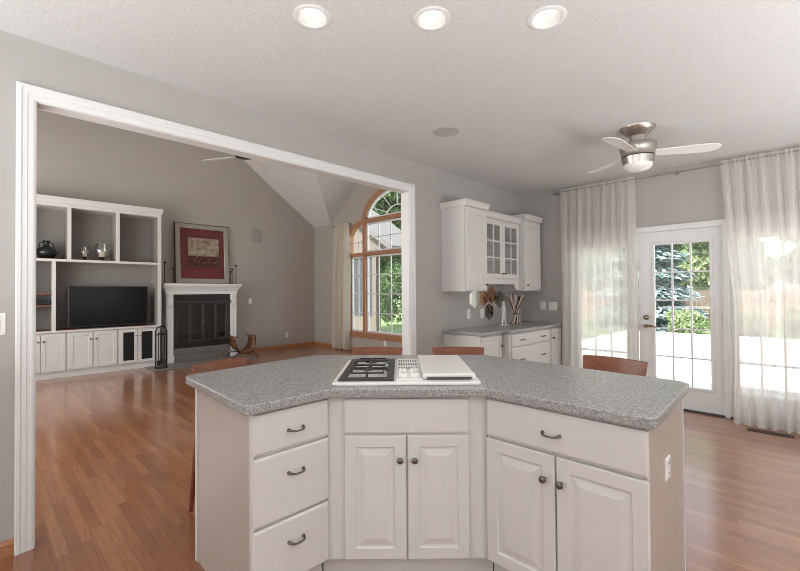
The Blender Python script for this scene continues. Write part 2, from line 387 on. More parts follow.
# ------------------------------------------------------------------ the shell
CH = 2.743; XW = -2.995; YB = 5.577; XF = -9.13; YL = 6.13; YS = -1.7; XL = XW - .10; KX1 = 2.8; KY0 = -2.45
EV = 3.03; RIDGE_Y = 2.3; RZ = EV + .708 * (YL - RIDGE_Y)
struct(MB().box(XF - .1, KX1 + .1, KY0 - .1, YL + .15, -.12, 0).build('floor', M['floor']))
CANS = [(-1.762, 1.177), (-1.347, 1.616), (-.930, 2.024)]
struct(wall_panel('ceiling', M['ceiling'], rect(XW - .1, KX1 + .1, KY0 - .1, YB + .1), [[(cx + .074 * cos(2 * pi * k / 32), cy + .074 * sin(2 * pi * k / 32)) for k in range(32)] for cx, cy in CANS], lambda u, v, d: (u, v, CH + d), .14))
# opening wall between kitchen and living room: opening from y .222 to 3.186, up to 2.41
OY0, OY1, OZ = .222, 3.186, 2.412
SZ = RZ - (RIDGE_Y - YS) * .67
south_z = SZ
struct(wall_panel('wall_left', M['wall'], [(KY0, 0), (OY0, 0), (OY0, OZ), (OY1, OZ), (OY1, 0), (YL + .1, 0), (YL + .1, EV + .1), (RIDGE_Y, RZ + .1), (KY0, south_z)], [], lambda u, v, d: (XW - d, u, v), .10))
# door wall of the kitchen (three glazed units side by side)
DX0, DX1, DZ = -2.30, .25, 2.06
struct(wall_panel('wall_back', M['wall'], [(XW, 0), (DX0, 0), (DX0, DZ), (DX1, DZ), (DX1, 0), (KX1 + .1, 0), (KX1 + .1, CH + .1), (XW, CH + .1)], [], lambda u, v, d: (u, YB + d, v), .14))
struct(wall_panel('wall_right', M['wall'], rect(KY0 - .1, YB + .1, 0, CH), [], lambda u, v, d: (KX1 + d, u, v), .12))
struct(wall_panel('wall_rear', M['wall'], rect(XW - .1, KX1 + .1, 0, CH), [], lambda u, v, d: (u, KY0 - d, v), .12))
struct(wall_panel('wall_fireplace', M['living_wall'], [(YS - .1, 0), (YL + .1, 0), (YL + .1, EV + .05), (RIDGE_Y, RZ + .15), (YS - .1, SZ)], [], lambda u, v, d: (XF - d, u, v), .12))
struct(wall_panel('wall_south', M['living_wall'], rect(XF - .1, XL, 0, SZ + .1), [], lambda u, v, d: (u, YS - d, v), .12))
# living room window wall: gable over an arched window
WCX = -6.15; GL = -8.40; GR = 2 * WCX - GL; MULL = -7.10; AR = WCX - MULL; SILL = .42; SPR = 2.94; SIDE_L = -7.72
def arc(cx, cz, r, a0, a1, n=24): return [(cx + r * cos(a0 + (a1 - a0) * k / n), cz + r * sin(a0 + (a1 - a0) * k / n)) for k in range(n + 1)]
RA = .62                                             # arch height of the middle light
def arch(cx, hw, spr, h, n=28): return [(cx + hw * cos(pi * k / n), spr + h * sin(pi * k / n)) for k in range(n + 1)]
def quarter(inner, outer, z0, h, n=12): return [(inner + (outer - inner) * sin(pi / 2 * k / n), z0 + h * cos(pi / 2 * k / n)) for k in range(n + 1)]
SIDE_H = .35; SIDE_Z = 2.58
MU = .085
OUT_L = MULL - MU - .52; OUT_R = 2 * WCX - OUT_L
hole = [(OUT_L, SILL), (OUT_R, SILL), (OUT_R, SIDE_Z)] + quarter(2 * WCX - MULL + MU, OUT_R, SIDE_Z, SIDE_H)[::-1][1:] + arch(WCX, AR + MU, SPR, RA + MU) + quarter(MULL - MU, OUT_L, SIDE_Z, SIDE_H)
GZ = EV + .78 * (WCX - GL); GY = YL - (GZ - EV) / .708
struct(wall_panel('wall_window', M['living_wall'], [(XF - .1, 0), (XL + .02, 0), (XL + .02, EV), (GR, EV), (WCX, GZ), (GL, EV), (XF - .1, EV)], [hole], lambda u, v, d: (u, YL + d, v), .14))
# vaulted living room ceiling with a cross gable over the window
mb = MB()
X0, X1 = XF - .1, XL + .02; e = EV
mb.poly([(X0, YL, e), (GL, YL, e), (WCX, GY, GZ), (WCX, RIDGE_Y, RZ), (X0, RIDGE_Y, RZ)])
mb.poly([(GL, YL, e), (WCX, YL, GZ), (WCX, GY, GZ)])
mb.poly([(WCX, YL, GZ), (GR, YL, e), (WCX, GY, GZ)])
mb.poly([(GR, YL, e), (X1, YL, e), (X1, RIDGE_Y, RZ), (WCX, RIDGE_Y, RZ), (WCX, GY, GZ)])
mb.poly([(X0, RIDGE_Y, RZ), (X1, RIDGE_Y, RZ), (X1, YS - .1, SZ - .06), (X0, YS - .1, SZ - .06)])
bmesh.ops.remove_doubles(mb.bm, verts=mb.bm.verts, dist=.001)
vc = mb.build('ceiling.001', M['ceiling']); struct(vc)
so = vc.modifiers.new('thickness', 'SOLIDIFY'); so.thickness = .12; so.offset = 1
# baseboards
def baseboard(name, p0, p1, nrm, mat=M['oak_trim'], h=.085, t=.016):
    p0 = Vector(p0); p1 = Vector(p1); n = Vector(nrm)
    prof = [(0, 0), (t, 0), (t, h * .75), (t * .55, h * .9), (0, h)]
    mbb = MB(); mbb.extrude([(p0.x + n.x * a, p0.y + n.y * a, b) for a, b in prof], (p1.x - p0.x, p1.y - p0.y, 0))
    return struct(mbb.build(name, mat))
baseboard('baseboard_left', (XW, KY0), (XW, .143), (1, 0))
baseboard('baseboard_back', (XW, YB), (DX0 - .07, YB), (0, -1))
baseboard('baseboard_fireplace', (XF, 3.95), (XF, YL), (1, 0))
baseboard('baseboard_window', (XF + .02, YL), (XL, YL), (0, -1))
# casing round the opening, with stepped profile, and the painted jamb lining
mb = MB(); w = .075
prof = [(0, 0), (0, .012), (.010, .016), (.030, .016), (.034, .021), (.052, .021), (.058, .027), (.072, .027), (.078, .022), (.078, 0)]
R0 = []
for i, t in prof:
    R0.append([mb.bm.verts.new(p) for p in ((XW + t, OY0 - i, 0), (XW + t, OY0 - i, OZ + i), (XW + t, OY1 + i, OZ + i), (XW + t, OY1 + i, 0))])
for A, B in zip(R0, R0[1:]):
    for k in range(3): mb.bm.faces.new((A[k], A[k + 1], B[k + 1], B[k]))
mb.bm.faces.new([r[0] for r in R0]); mb.bm.faces.new([r[3] for r in R0][::-1])
struct(mb.build('trim_1', M['trim']))
mb = MB(); jt = .006
mb.box(XL - .005, XW + .004, OY0, OY0 + jt, 0, OZ); mb.box(XL - .005, XW + .004, OY1 - jt, OY1, 0, OZ); mb.box(XL - .005, XW + .004, OY0 + jt, OY1 - jt, OZ - jt, OZ)
struct(mb.build('trim_2', M['cab']))

# ------------------------------------------------------------------ glazed door and its two fixed side units
def glazed_unit(root, x0, x1, gx0, gx1, gz0, gz1, z0=.015, z1=2.035, cols=3, rows=5, y=YB):
    """x positions in world; slab faces -y, root at (x0, y, 0)"""
    ox = x0; W = x1 - x0
    m = MB(); yf, yb = .02, .065
    m.box(0, gx0 - ox, yf, yb, z0, z1); m.box(gx1 - ox, W, yf, yb, z0, z1)
    m.box(gx0 - ox, gx1 - ox, yf, yb, z0, gz0); m.box(gx0 - ox, gx1 - ox, yf, yb, gz1, z1)
    m.build('slab', M['trim'], root)
    f = MB().frame(gx0 - ox - .028, gx1 - ox + .028, gz0 - .028, gz1 + .028, .034, yf - .012, yf + .004, .006).build('glazing_frame', M['trim'], root)
    g = MB(); cw = (gx1 - gx0) / cols; rh = (gz1 - gz0) / rows
    for i in range(1, cols): g.box(gx0 - ox + i * cw - .008, gx0 - ox + i * cw + .008, yf + .004, yf + .03, gz0, gz1)
    for j in range(1, rows): g.box(gx0 - ox, gx1 - ox, yf + .006, yf + .028, gz0 + j * rh - .008, gz0 + j * rh + .008)
    g.build('muntin_grid', M['trim'], root)
    MB().box(gx0 - ox, gx1 - ox, yf + .015, yf + .019, gz0, gz1).build('pane', M['glass'], root)
door = sempty('door_1', (-1.466, YB, 0), 0, 'white hinged patio door with fifteen panes and nickel handle', 'door')
glazed_unit(door, -1.466, -.664, -1.302, -.768, .262, 1.885)
m = MB(); m.lathe([(.026, 0), (.026, .012), (.012, .014), (.012, .05)], (.075, .02, .93), 16, 'y')
bmesh.ops.transform(m.bm, matrix=Matrix.Translation((0, -.05, 0)) , verts=m.bm.verts)
m.tube([(.075, -.026, .93), (.11, -.03, .935), (.165, -.028, .928), (.185, -.022, .92)], [.011, .011, .009, .006], 8)
m.build('door_handle', M['brass'], door, True)
MB().lathe([(.030, .02), (.030, .008), (.024, .002), (.012, -.004), (.012, -.008)], (.075, 0, 1.03), 18, 'y').build('deadbolt', M['brass'], door, True)
for hz in (.25, 1.05, 1.83):
    MB().tube([(.806, .012, hz - .05), (.806, .012, hz + .05)], .008, 8).build('hinge', M['steel'], door, True)
for nm, x0, x1, g0, g1 in (('window_2', -2.262, -1.53, -2.17, -1.60), ('window_3', -.60, .205, -.537, -.0)):
    r = sempty(nm, (x0, YB, 0)); glazed_unit(r, x0, x1, g0, g1, .262, 1.885)
mb = MB()
for a, b in ((DX0 - .07, -2.262), (-1.53, -1.468), (-.662, -.60), (.205, DX1 + .07)): mb.box(a, b, YB - .016, YB + .02, 0, 2.035); mb.box(a + .012, b - .012, YB - .022, YB - .014, 0, 2.035)
mb.box(DX0 - .07, DX1 + .07, YB - .016, YB + .02, 2.038, 2.10); mb.box(DX0 - .07, DX1 + .07, YB - .024, YB + .02, 2.078, 2.10)
mb.box(DX0, DX1, YB + .02, YB + .1, 2.036, 2.06)
struct(mb.build('trim_3', M['trim'], bevel=.002))
struct(MB().box(DX0, DX1, YB - .02, YB + .14, 0, .014).build('trim_4', M['slot']))

# ------------------------------------------------------------------ arched living room window
win = sempty('window_1', (0, YL, 0), 0, 'tall arched wood window with white grids beside ivory drape', 'window')
def band(mbx, outer, inner, y0, y1):                # closed strip between two open curves of equal count
    o0 = [mbx.bm.verts.new((p[0], y0, p[1])) for p in outer]; i0 = [mbx.bm.verts.new((p[0], y0, p[1])) for p in inner]
    o1 = [mbx.bm.verts.new((p[0], y1, p[1])) for p in outer]; i1 = [mbx.bm.verts.new((p[0], y1, p[1])) for p in inner]
    for k in range(len(outer) - 1):
        mbx.bm.faces.new((o0[k], o0[k + 1], i0[k + 1], i0[k])); mbx.bm.faces.new((o1[k], i1[k], i1[k + 1], o1[k + 1]))
        mbx.bm.faces.new((o0[k], o1[k], o1[k + 1], o0[k + 1])); mbx.bm.faces.new((i0[k], i0[k + 1], i1[k + 1], i1[k]))
    for k in (0, -1): mbx.bm.faces.new((o0[k], i0[k], i1[k], o1[k]))
RT = 2 * WCX - MULL
m = MB(); band(m, arch(WCX, AR + MU + .012, SPR, RA + MU + .012), arch(WCX, AR - .005, SPR, RA - .005), -.02, .10)
m.build('arch_frame', M['window_wood'], win, True)
for sgn in (0, 1):
    m = MB(); xi = MULL - MU if not sgn else RT + MU; xo = OUT_L if not sgn else OUT_R; d = -1 if not sgn else 1
    band(m, quarter(xi, xo + d * .045, SIDE_Z, SIDE_H + .045), quarter(xi, xo - d * .06, SIDE_Z, SIDE_H - .06), -.02, .10)
    m.box(xo + d * .045, xo - d * .06, -.02, .10, SILL - .02, SIDE_Z); m.build('side_frame', M['window_wood'], win)
    a, b = (MULL - MU, MULL) if not sgn else (RT, RT + MU)
    MB().box(a, b, -.024, .11, SILL, SPR + .02).build('mullion', M['window_wood'], win, bevel=.004)
m = MB(); m.box(MULL - MU - .02, RT + MU + .02, -.03, .10, SPR - .04, SPR + .04); m.build('transom', M['window_wood_h'], win, bevel=.004)
m = MB(); m.box(OUT_L - .02, OUT_R + .02, -.03, .10, 2.168, 2.24); m.build('transom', M['window_wood_h'], win, bevel=.004)
m = MB(); m.box(OUT_L - .05, OUT_R + .05, -.05, .10, SILL - .03, SILL + .03); m.box(OUT_L - .05, OUT_R + .05, -.02, .0, SILL - .11, SILL - .03); m.build('window_sill', M['window_wood_h'], win, bevel=.004)
m = MB()                                             # white sashes and grids
sx0, sx1 = MULL, RT
for a, b in ((SILL + .03, 2.16), (2.25, SPR - .05)):
    m.frame(sx0, sx1, a, b, .035, .03, .08)
    n = 4 if a < 1 else 2; k = 5
    for i in range(1, k): x = sx0 + (sx1 - sx0) * i / k; m.box(x - .010, x + .010, .05, .07, a, b)
    for j in range(1, n): z = a + (b - a) * j / n; m.box(sx0, sx1, .05, .07, z - .010, z + .010)
for x0_, x1_ in ((OUT_L + .06, MULL - MU), (RT + MU, OUT_R - .06)):
    m.frame(x0_, x1_, SILL + .03, 2.16, .035, .03, .08); xm = (x0_ + x1_) / 2
    m.box(xm - .01, xm + .01, .05, .07, SILL + .03, 2.80)
    for j in range(1, 4): z = SILL + .03 + (2.13 - SILL) * j / 4; m.box(x0_, x1_, .05, .07, z - .010, z + .010)
    m.box(x0_, x1_, .05, .07, 2.48, 2.50)
band(m, arch(WCX, AR - .005, SPR, RA - .005), arch(WCX, AR - .05, SPR, RA - .05), .03, .08)
band(m, arch(WCX, .36, SPR, .26), arch(WCX, .34, SPR, .24), .05, .07)
for k in range(1, 6):
    a = pi * k / 6; m.tube([(WCX + .35 * cos(a), .06, SPR + .25 * sin(a)), (WCX + (AR - .03) * cos(a), .06, SPR + (RA - .03) * sin(a))], .010, 6)
m.box(sx0, sx1, .03, .08, SPR + .05, SPR + .08)
m.build('muntin_grid', M['trim'], win)
wall_panel('pane', M['glass'], hole, [], lambda u, v, d: (u, .058 + d, v), .004).parent = win

# ------------------------------------------------------------------ island
A45 = R(44.6)
DO = [(0, .004), (.004, 0), (.052, 0), (.058, .008), (.066, .008), (.095, .001), (.098, .001)]   # raised panel door profile (inset, y)
DR = [(0, .006), (.010, 0)]                           # drawer front
def pull(parent, x, z, y0=0, half=.036):
    m = MB(); pts = []
    for k in range(9):
        t = k / 8; pts.append((x - half + 2 * half * t, y0 - .006 - .022 * (1 - (2 * t - 1) ** 6), z - .004 * sin(pi * t)))
    m.tube(pts, [.0065, .005, .0042, .004, .004, .004, .0042, .005, .0065], 8)
    for sx in (-half, half): m.lathe([(.008, 0), (.008, -.003), (.005, -.008)], (x + sx, y0, z), 10, 'y')
    return m.build('pull', M['pewter'], parent, True)
def knob(parent, x, z, y0=0, r=.015):
    m = MB(); m.lathe([(.007, 0), (.006, -.010), (.012, -.014), (r, -.019), (r, -.023), (r * .75, -.028), (r * .3, -.030)], (x, y0, z), 16, 'y')
    return m.build('knob', M['pewter'], parent, True)
def door_front(parent, x0, x1, z0, z1, knob_at=None, prof=DO, name='door', mat=None, t=.019):
    o = MB().rings(x0, x1, z0, z1, prof, t).build(name, mat or M['cab'], parent)
    if knob_at: knob(o, *knob_at)
    return o
def drawer_front(parent, x0, x1, z0, z1, pulls=(), name='drawer', t=.019):
    o = MB().rings(x0, x1, z0, z1, DR, t).build(name, M['cab'], parent)
    for p in pulls: pull(o, *p)
    return o
def local(pts, org, rot):
    c, s_ = cos(-rot), sin(-rot); return [((p[0] - org[0]) * c - (p[1] - org[1]) * s_, (p[0] - org[0]) * s_ + (p[1] - org[1]) * c) for p in pts]
KZ = .118; TOPZ = .874
PL0, PB, PR, PRE = (-1.60, .788), (-1.60, 1.145), (-1.077, 1.66), (-.415, 1.655)
# left wing: three drawers
org = (-1.60, .788); rot = R(90)
c1 = thing('drawer_cabinet', 'white island cabinet with a stack of three drawers, left wing', 'cabinet', (org[0], org[1], 0), rot, 'island cabinets')
poly = local([(-1.62, .790), (-1.62, 1.148), (-2.24, 1.405), (-2.24, .800)], org, rot)
toe = local([(-1.69, .800), (-1.69, 1.172), (-2.24, 1.395), (-2.24, .800)], org, rot)
m = MB(); m.prism(poly, KZ, TOPZ); m.build('body', M['cab'], c1)
MB().prism(toe, 0, KZ).build('toe_kick', M['cab'], c1)
for z0, z1, pz in ((.697, .862, .772), (.404, .686, .590), (.122, .394, .295)): drawer_front(c1, -.008, .362, z0, z1, [(.188, pz)])
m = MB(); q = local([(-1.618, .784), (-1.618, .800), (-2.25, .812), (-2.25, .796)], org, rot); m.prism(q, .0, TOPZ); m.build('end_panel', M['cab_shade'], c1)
for px, py in ((-1.602, .776), (-2.232, .789)): MB().prism(local([(px, py), (px, py + .008), (px - .022, py + .008), (px - .022, py)], org, rot), 0, TOPZ).build('edge_strip', M['cab'], c1)
# centre: doors under the cooktop
org = (-1.60, 1.145); rot = A45
c2 = thing('cooktop_base_cabinet', 'white angled island cabinet with two raised doors below the cooktop', 'cabinet', (org[0], org[1], 0), rot, 'island cabinets')
ux, uy = cos(A45), sin(A45)
poly = local([(-1.617, 1.154), (-1.086, 1.677), (-1.325, 2.245), (-2.245, 1.412)], org, rot)
m = MB(); m.prism(poly, KZ, TOPZ); m.build('body', M['cab'], c2)
MB().prism(local([(-1.688, 1.178), (-1.107, 1.750), (-1.32, 2.235), (-2.235, 1.405)], org, rot), 0, KZ).build('toe_kick', M['cab'], c2)
MB().rings(.074, .654, .705, .862, [(0, .004), (.006, 0)], .019).build('false_drawer', M['cab'], c2)
door_front(c2, .074, .361, .124, .694, (.333, .585)); door_front(c2, .368, .654, .124, .694, (.400, .585))
# right wing: wide drawer over two doors
org = (-1.077, 1.655); rot = 0
c3 = thing('door_cabinet', 'white island cabinet with one wide drawer over two doors, right wing', 'cabinet', (org[0], org[1], 0), rot, 'island cabinets')
m = MB(); m.prism(local([(-1.080, 1.677), (-.433, 1.677), (-.433, 2.24), (-1.318, 2.24)], org, rot), KZ, TOPZ); m.build('body', M['cab'], c3)
MB().prism(local([(-1.10, 1.748), (-.44, 1.748), (-.44, 2.23), (-1.312, 2.23)], org, rot), 0, KZ).build('toe_kick', M['cab'], c3)
drawer_front(c3, .001, .664, .696, .861, [(.312, .772)])
door_front(c3, .001, .324, .124, .684, (.281, .583)); door_front(c3, .331, .664, .124, .684, (.352, .583))
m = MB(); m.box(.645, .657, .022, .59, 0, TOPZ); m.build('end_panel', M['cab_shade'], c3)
MB().box(.650, .660, .020, .030, 0, TOPZ).build('edge_strip', M['cab'], c3); MB().box(.648, .661, .575, .595, 0, TOPZ).build('edge_strip', M['cab'], c3)
# worktop
pts = [(-1.575, .742), (-1.575, 1.136), (-1.067, 1.635), (-.383, 1.635), (-.412, 2.365), (-.45, 2.405), (-1.63, 2.485), (-2.505, 1.665), (-2.42, .80), (-2.38, .785)]
wt = MB().prism(round_poly(pts, [.035, .05, .05, .045, .02, .02, .05, .05, .02, .02]), .876, .916).build('island_worktop', M['counter'], bevel=.006, seg=3, smooth=True)
tag(wt, 'speckled grey laminate worktop of the angled kitchen island', 'worktop')
def outlet(name, label, loc, rotz, cat='outlet', kind='outlet', w=.07, h=.115, group=None, mat=None):
    t = thing(name, label, cat, loc, rotz, group)
    MB().rings(-w / 2, w / 2, -h / 2, h / 2, [(0, -.003), (.004, -.006)], 0).build('plate', mat or M['plastic'], t)
    n = max(1, round(w / .07))
    for i in range(n):
        cx = (i - (n - 1) / 2) * .046
        if kind == 'outlet':
            for cz in (-.02, .02):
                s_ = MB(); s_.prism(round_poly([(cx - .016, cz - .013), (cx + .016, cz - .013), (cx + .016, cz + .013), (cx - .016, cz + .013)], [.008] * 4, 3), .0055, .008)
                o = s_.build('socket', M['trim'], t, xf=Matrix.Rotation(R(90), 4, 'X'))
                mm = MB(); mm.box(cx - .007, cx - .004, -.009, -.0078, cz - .002, cz + .007); mm.box(cx + .004, cx + .007, -.009, -.0078, cz - .002, cz + .007); mm.build('slots', M['slot'], o)
        else:
            MB().rings(cx - .016, cx + .016, -.033, .033, [(0, -.008), (.003, -.010)], -.004).build('rocker', M['trim'], t)
    return t
outlet('outlet', 'white outlet on the right end of the island', (-.4198, 1.95, .645), R(90), group='white outlets', w=.075, h=.085)

# cooktop on the angled middle of the worktop
CKW, CKD = .712, .66
ck = thing('cooktop', 'white modular cooktop with two gas burners, vent and griddle cover', 'cooktop', (-1.618, 1.177, .916), A45)
m = MB(); m.prism(round_poly([(0, 0), (CKW, 0), (CKW, CKD), (0, CKD)], [.025] * 4), .0, .016); m.build('tray', M['white_enamel'], ck, True, .006, 3)
bx0, bx1, by0, by1 = .028, .296, .030, CKD - .02
m = MB(); m.box(bx0 + .01, bx1 - .01, by0 + .01, by1 - .01, .016, .019); pan = m.build('burner_pan', M['aluminium'], ck)
m = MB()
for a in ((bx0, bx1, by0, by0 + .05), (bx0, bx1, by1 - .05, by1), (bx0, bx0 + .036, by0 + .05, by1 - .05), (bx1 - .036, bx1, by0 + .05, by1 - .05), (bx0 + .036, bx1 - .036, (by0 + by1) / 2 - .028, (by0 + by1) / 2 + .028)): m.box(*a, .016, .026)
m.build('burner_frame', M['grate'], ck, bevel=.003)
for cy in (by0 + .195, by1 - .195):
    cx = (bx0 + bx1) / 2
    b = MB().lathe([(.052, .019), (.05, .026), (.034, .027), (.034, .034), (.028, .038)], (cx, cy, 0), 24).build('burner', M['aluminium'], ck, True)
    MB().lathe([(.032, .034), (.032, .039), (.026, .042)], (cx, cy, 0), 20).build('burner_cap', M['black'], b, True)
    g = MB()
    for a in range(4):
        d = Vector((cos(a * pi / 2), sin(a * pi / 2), 0)); L = .098 if a % 2 == 0 else .14
        g.tube([Vector((cx, cy, .043)) + d * .018, Vector((cx, cy, .043)) + d * (L - .01), Vector((cx, cy, .026)) + d * L], .0055, 6)
    g.tube([(cx - .08, cy - .115, .040), (cx + .08, cy - .115, .040), (cx + .08, cy + .115, .040), (cx - .08, cy + .115, .040)], .0045, 6, True)
    g.build('grate', M['black'], ck, True)
vx0, vx1 = .306, .432
m = MB(); m.box(vx0, vx1, .03, CKD - .02, .016, .024); m.build('control_panel', M['white_enamel'], ck, bevel=.003)
for yy in (CKD - .10, CKD - .22, CKD - .34):
    m = MB()
    for k in range(8): x = vx0 + .012 + k * .0138; m.box(x, x + .007, yy - .03, yy + .03, .0235, .0252)
    m.build('vent_slots', M['slot'], ck)
for x in (vx0 + .034, vx1 - .034):
    for yy in (.10, .21):
        kb = MB().lathe([(.022, .024), (.021, .040), (.018, .043)], (x, yy, 0), 18).build('control_knob', M['plastic'], ck, True)
        MB().box(x - .003, x + .003, yy - .02, yy + .02, .043, .047).build('grip', M['aluminium'], kb)
lx0, lx1 = .437, .692
m = MB(); m.box(lx0, lx1, .052, CKD - .015, .018, .046); lid = m.build('griddle_cover', M['white_enamel'], ck, bevel=.007, seg=3)
m = MB(); m.box(lx0 + .02, lx1 - .02, .044, .053, .022, .028); m.build('vent_gap', M['slot'], lid)
m = MB(); m.box(lx0 + .015, lx1 - .015, .046, .052, .030, .036); m.build('lip', M['aluminium'], lid)

# ------------------------------------------------------------------ bar stools
def make_stool():
    t = thing('bar_stool', '', 'stool')
    # local: sitter faces -y, back at +y; top of the back at .91
    m = MB(); n = 12; wd = .415
    F_, B_ = [], []
    for j in range(9):
        v = j / 8; z = .685 + .222 * v
        rowf, rowb = [], []
        for i in range(n + 1):
            u = i / n * 2 - 1; hw = wd / 2 * (.90 + .10 * v)
            x = u * hw; y = .20 + .045 * v - .030 * u * u
            zz = z + (.003 * (1 - u * u) if j == 8 else 0) - (.01 * (1 - u * u) if j == 0 else 0)
            rowf.append(m.bm.verts.new((x, y, zz))); rowb.append(m.bm.verts.new((x, y + .020, zz)))
        F_.append(rowf); B_.append(rowb)
    for j in range(8):
        for i in range(n):
            m.bm.faces.new((F_[j][i], F_[j][i + 1], F_[j + 1][i + 1], F_[j + 1][i])); m.bm.faces.new((B_[j][i], B_[j + 1][i], B_[j + 1][i + 1], B_[j][i + 1]))
    for i in range(n):
        m.bm.faces.new((F_[0][i], B_[0][i], B_[0][i + 1], F_[0][i + 1])); m.bm.faces.new((F_[8][i], F_[8][i + 1], B_[8][i + 1], B_[8][i]))
    for j in range(8):
        m.bm.faces.new((F_[j][0], F_[j + 1][0], B_[j + 1][0], B_[j][0])); m.bm.faces.new((F_[j][n], B_[j][n], B_[j + 1][n], F_[j + 1][n]))
    m.build('backrest', M['stool'], t, True, .004)
    m = MB(); m.prism(round_poly([(-.20, -.10), (.20, -.10), (.185, .19), (-.185, .19)], [.05] * 4), .60, .645); m.build('seat', M['stool'], t, True, .012, 3)
    for sx in (-1, 1):
        m = MB(); m.tube([(sx * .195, -.11, 0), (sx * .165, -.07, .60)], [.015, .021], 8); m.build('leg', M['stool_leg'], t, True)
        m = MB(); m.tube([(sx * .195, .262, 0), (sx * .185, .225, .35), (sx * .172, .185, .62), (sx * .168, .205, .74), (sx * .172, .226, .85)], [.014, .019, .021, .017, .012], 8); m.build('leg', M['stool_leg'], t, True)
        MB().tube([(sx * .183, -.095, .26), (sx * .19, .248, .26)], .011, 8).build('stretcher', M['stool_leg'], t, True)
    MB().tube([(-.186, -.097, .22), (.186, -.097, .22)], .012, 8).build('footrest', M['stool_leg'], t, True)
    MB().tube([(-.188, .235, .34), (.188, .235, .34)], .011, 8).build('stretcher', M['stool_leg'], t, True)
    return t
def stool_pose(p, q):                                # from the two ends of the top edge (seen from the kitchen, left then right)
    p = Vector(p); q = Vector(q); c = (p + q) / 2; d = (q - p).normalized(); rot = math.atan2(d.y, d.x); n = Vector((-d.y, d.x)); c -= n * .235
    return (c.x, c.y, 0), rot
SL = [((-2.745, .925), (-2.872, 1.355), 'cherry wood stool at the left end of the island, leg in view'),
      ((-2.668, 2.161), (-2.354, 2.413), 'cherry wood stool peeking up behind the gas burners and vent'),
      ((-2.185, 2.586), (-1.872, 2.862), 'cherry wood stool peeking up behind the white griddle cover'),
      ((-1.125, 2.999), (-.741, 2.955), 'cherry wood stool back seen in front of the patio door')]
for i, (p, q, lab) in enumerate(SL):
    loc, rot = stool_pose(p, q)
    if i == 0: st = make_stool(); st.location = loc; st.rotation_euler.z = rot; st['label'] = lab; st['group'] = 'stools around the island'
    else: dup(st, loc, rot, lab, 'stools around the island')

# ------------------------------------------------------------------ wall cabinets and sideboard on the kitchen side wall
def crown(mbx, x0, x1, z, d, left=True, right=True, h=.072, out=.028):
    P = [(0, 0), (.012, .006), (.018, .028), (out * .75, h * .72), (out, h * .80), (out, h)]
    R_ = []
    for o_, dz in P:
        R_.append([mbx.bm.verts.new(p) for p in ((x0 - (o_ if left else 0), d, z + dz), (x0 - (o_ if left else 0), -o_, z + dz), (x1 + (o_ if right else 0), -o_, z + dz), (x1 + (o_ if right else 0), d, z + dz))])
    for A, B in zip(R_, R_[1:]):
        for k in range(4): mbx.bm.faces.new((A[k], A[(k + 1) % 4], B[(k + 1) % 4], B[k]))
    mbx.bm.faces.new(R_[0][::-1]); mbx.bm.faces.new(R_[-1])
UZ0, UZ1 = 1.355, 2.29
def upper(name, label, y0, y1, xfront, hinge, glass=False, left=True, right=True, z1=UZ1, z0=UZ0, kz=1.44):
    t = thing(name, label, 'cabinet', (xfront, y0, 0), R(90), 'wall cabinets over the sideboard'); W = y1 - y0; D = xfront - XW - .001
    if not glass:
        MB().box(0, W, .02, D, z0, z1).build('body', M['cab'], t)
        m = MB(); m.box(.0, W, .019, .022, z0, z1); m.build('face_frame', M['cab'], t)
        door_front(t, .02, W - .012, z0 + .012, z1 - .02, ((W - .04) if hinge == 'l' else .05, z0 + .075), prof=[(0, .004), (.004, 0), (.05, 0), (.056, .008), (.062, .008), (.082, .002), (.085, .002)])
    else:
        m = MB(); th = .018
        m.box(0, th, .02, D, z0, z1); m.box(W - th, W, .02, D, z0, z1); m.box(th, W - th, .02, D, z0, z0 + th); m.box(th, W - th, .02, D, z1 - th, z1); m.build('body', M['cab'], t)
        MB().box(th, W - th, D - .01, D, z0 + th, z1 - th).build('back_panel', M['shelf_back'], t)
        for k in (1, 2): z = z0 + (z1 - z0) * k / 3; MB().box(th, W - th, .06, D - .01, z - .008, z + .008).build('shelf', M['cab'], t)
        for a, b, kx in ((.03, W / 2 - .003, W / 2 - .03), (W / 2 + .003, W - .03, W / 2 + .03)):
            dz0, dz1 = z0 + .012, z1 - .02
            d = MB().frame(a, b, dz0, dz1, .055, 0, .019, .004).build('door', M['cab'], t)
            gx0, gx1, gz0, gz1 = a + .05, b - .05, dz0 + .05, dz1 - .05
            m = MB(); xm = (gx0 + gx1) / 2; m.box(xm - .008, xm + .008, .002, .016, gz0, gz1)
            for k in (1, 2): z = gz0 + (gz1 - gz0) * k / 3; m.box(gx0, gx1, .003, .015, z - .008, z + .008)
            m.build('muntin_grid', M['cab'], d); MB().box(gx0, gx1, .010, .013, gz0, gz1).build('pane', M['cab_glass'], d)
            knob(d, kx, z0 + .07, r=.012)
        # scalloped valance under the glass doors
        m = MB(); prof = [(0, z0), (0, 1.37), (.05, 1.37)] + [(.05 + .07 * sin(pi / 2 * k / 6), 1.37 + .07 * (1 - cos(pi / 2 * k / 6))) for k in range(1, 7)]
        prof += [(W - x, z) for x, z in prof[::-1]]
        m.extrude([(x, .02, z) for x, z in prof], (0, .02, 0)); m.build('valance', M['cab'], t)
    m = MB(); crown(m, 0, W, z1, D, left, right); m.build('crown', M['cab'], t)
    return t
upper('wall_cabinet', 'white wall cabinet left of the glass doors, side panel in view', 3.73, 4.150, -2.655, 'l')
upper('glass_door_cabinet', 'white wall cabinet with two gridded pebbled glass doors', 4.155, 5.03, -2.715, 'c', True, False, False, z1=2.235, z0=1.50)
upper('wall_cabinet', 'narrow white wall cabinet in the corner right of the glass doors', 5.035, 5.50, -2.655, 'r')
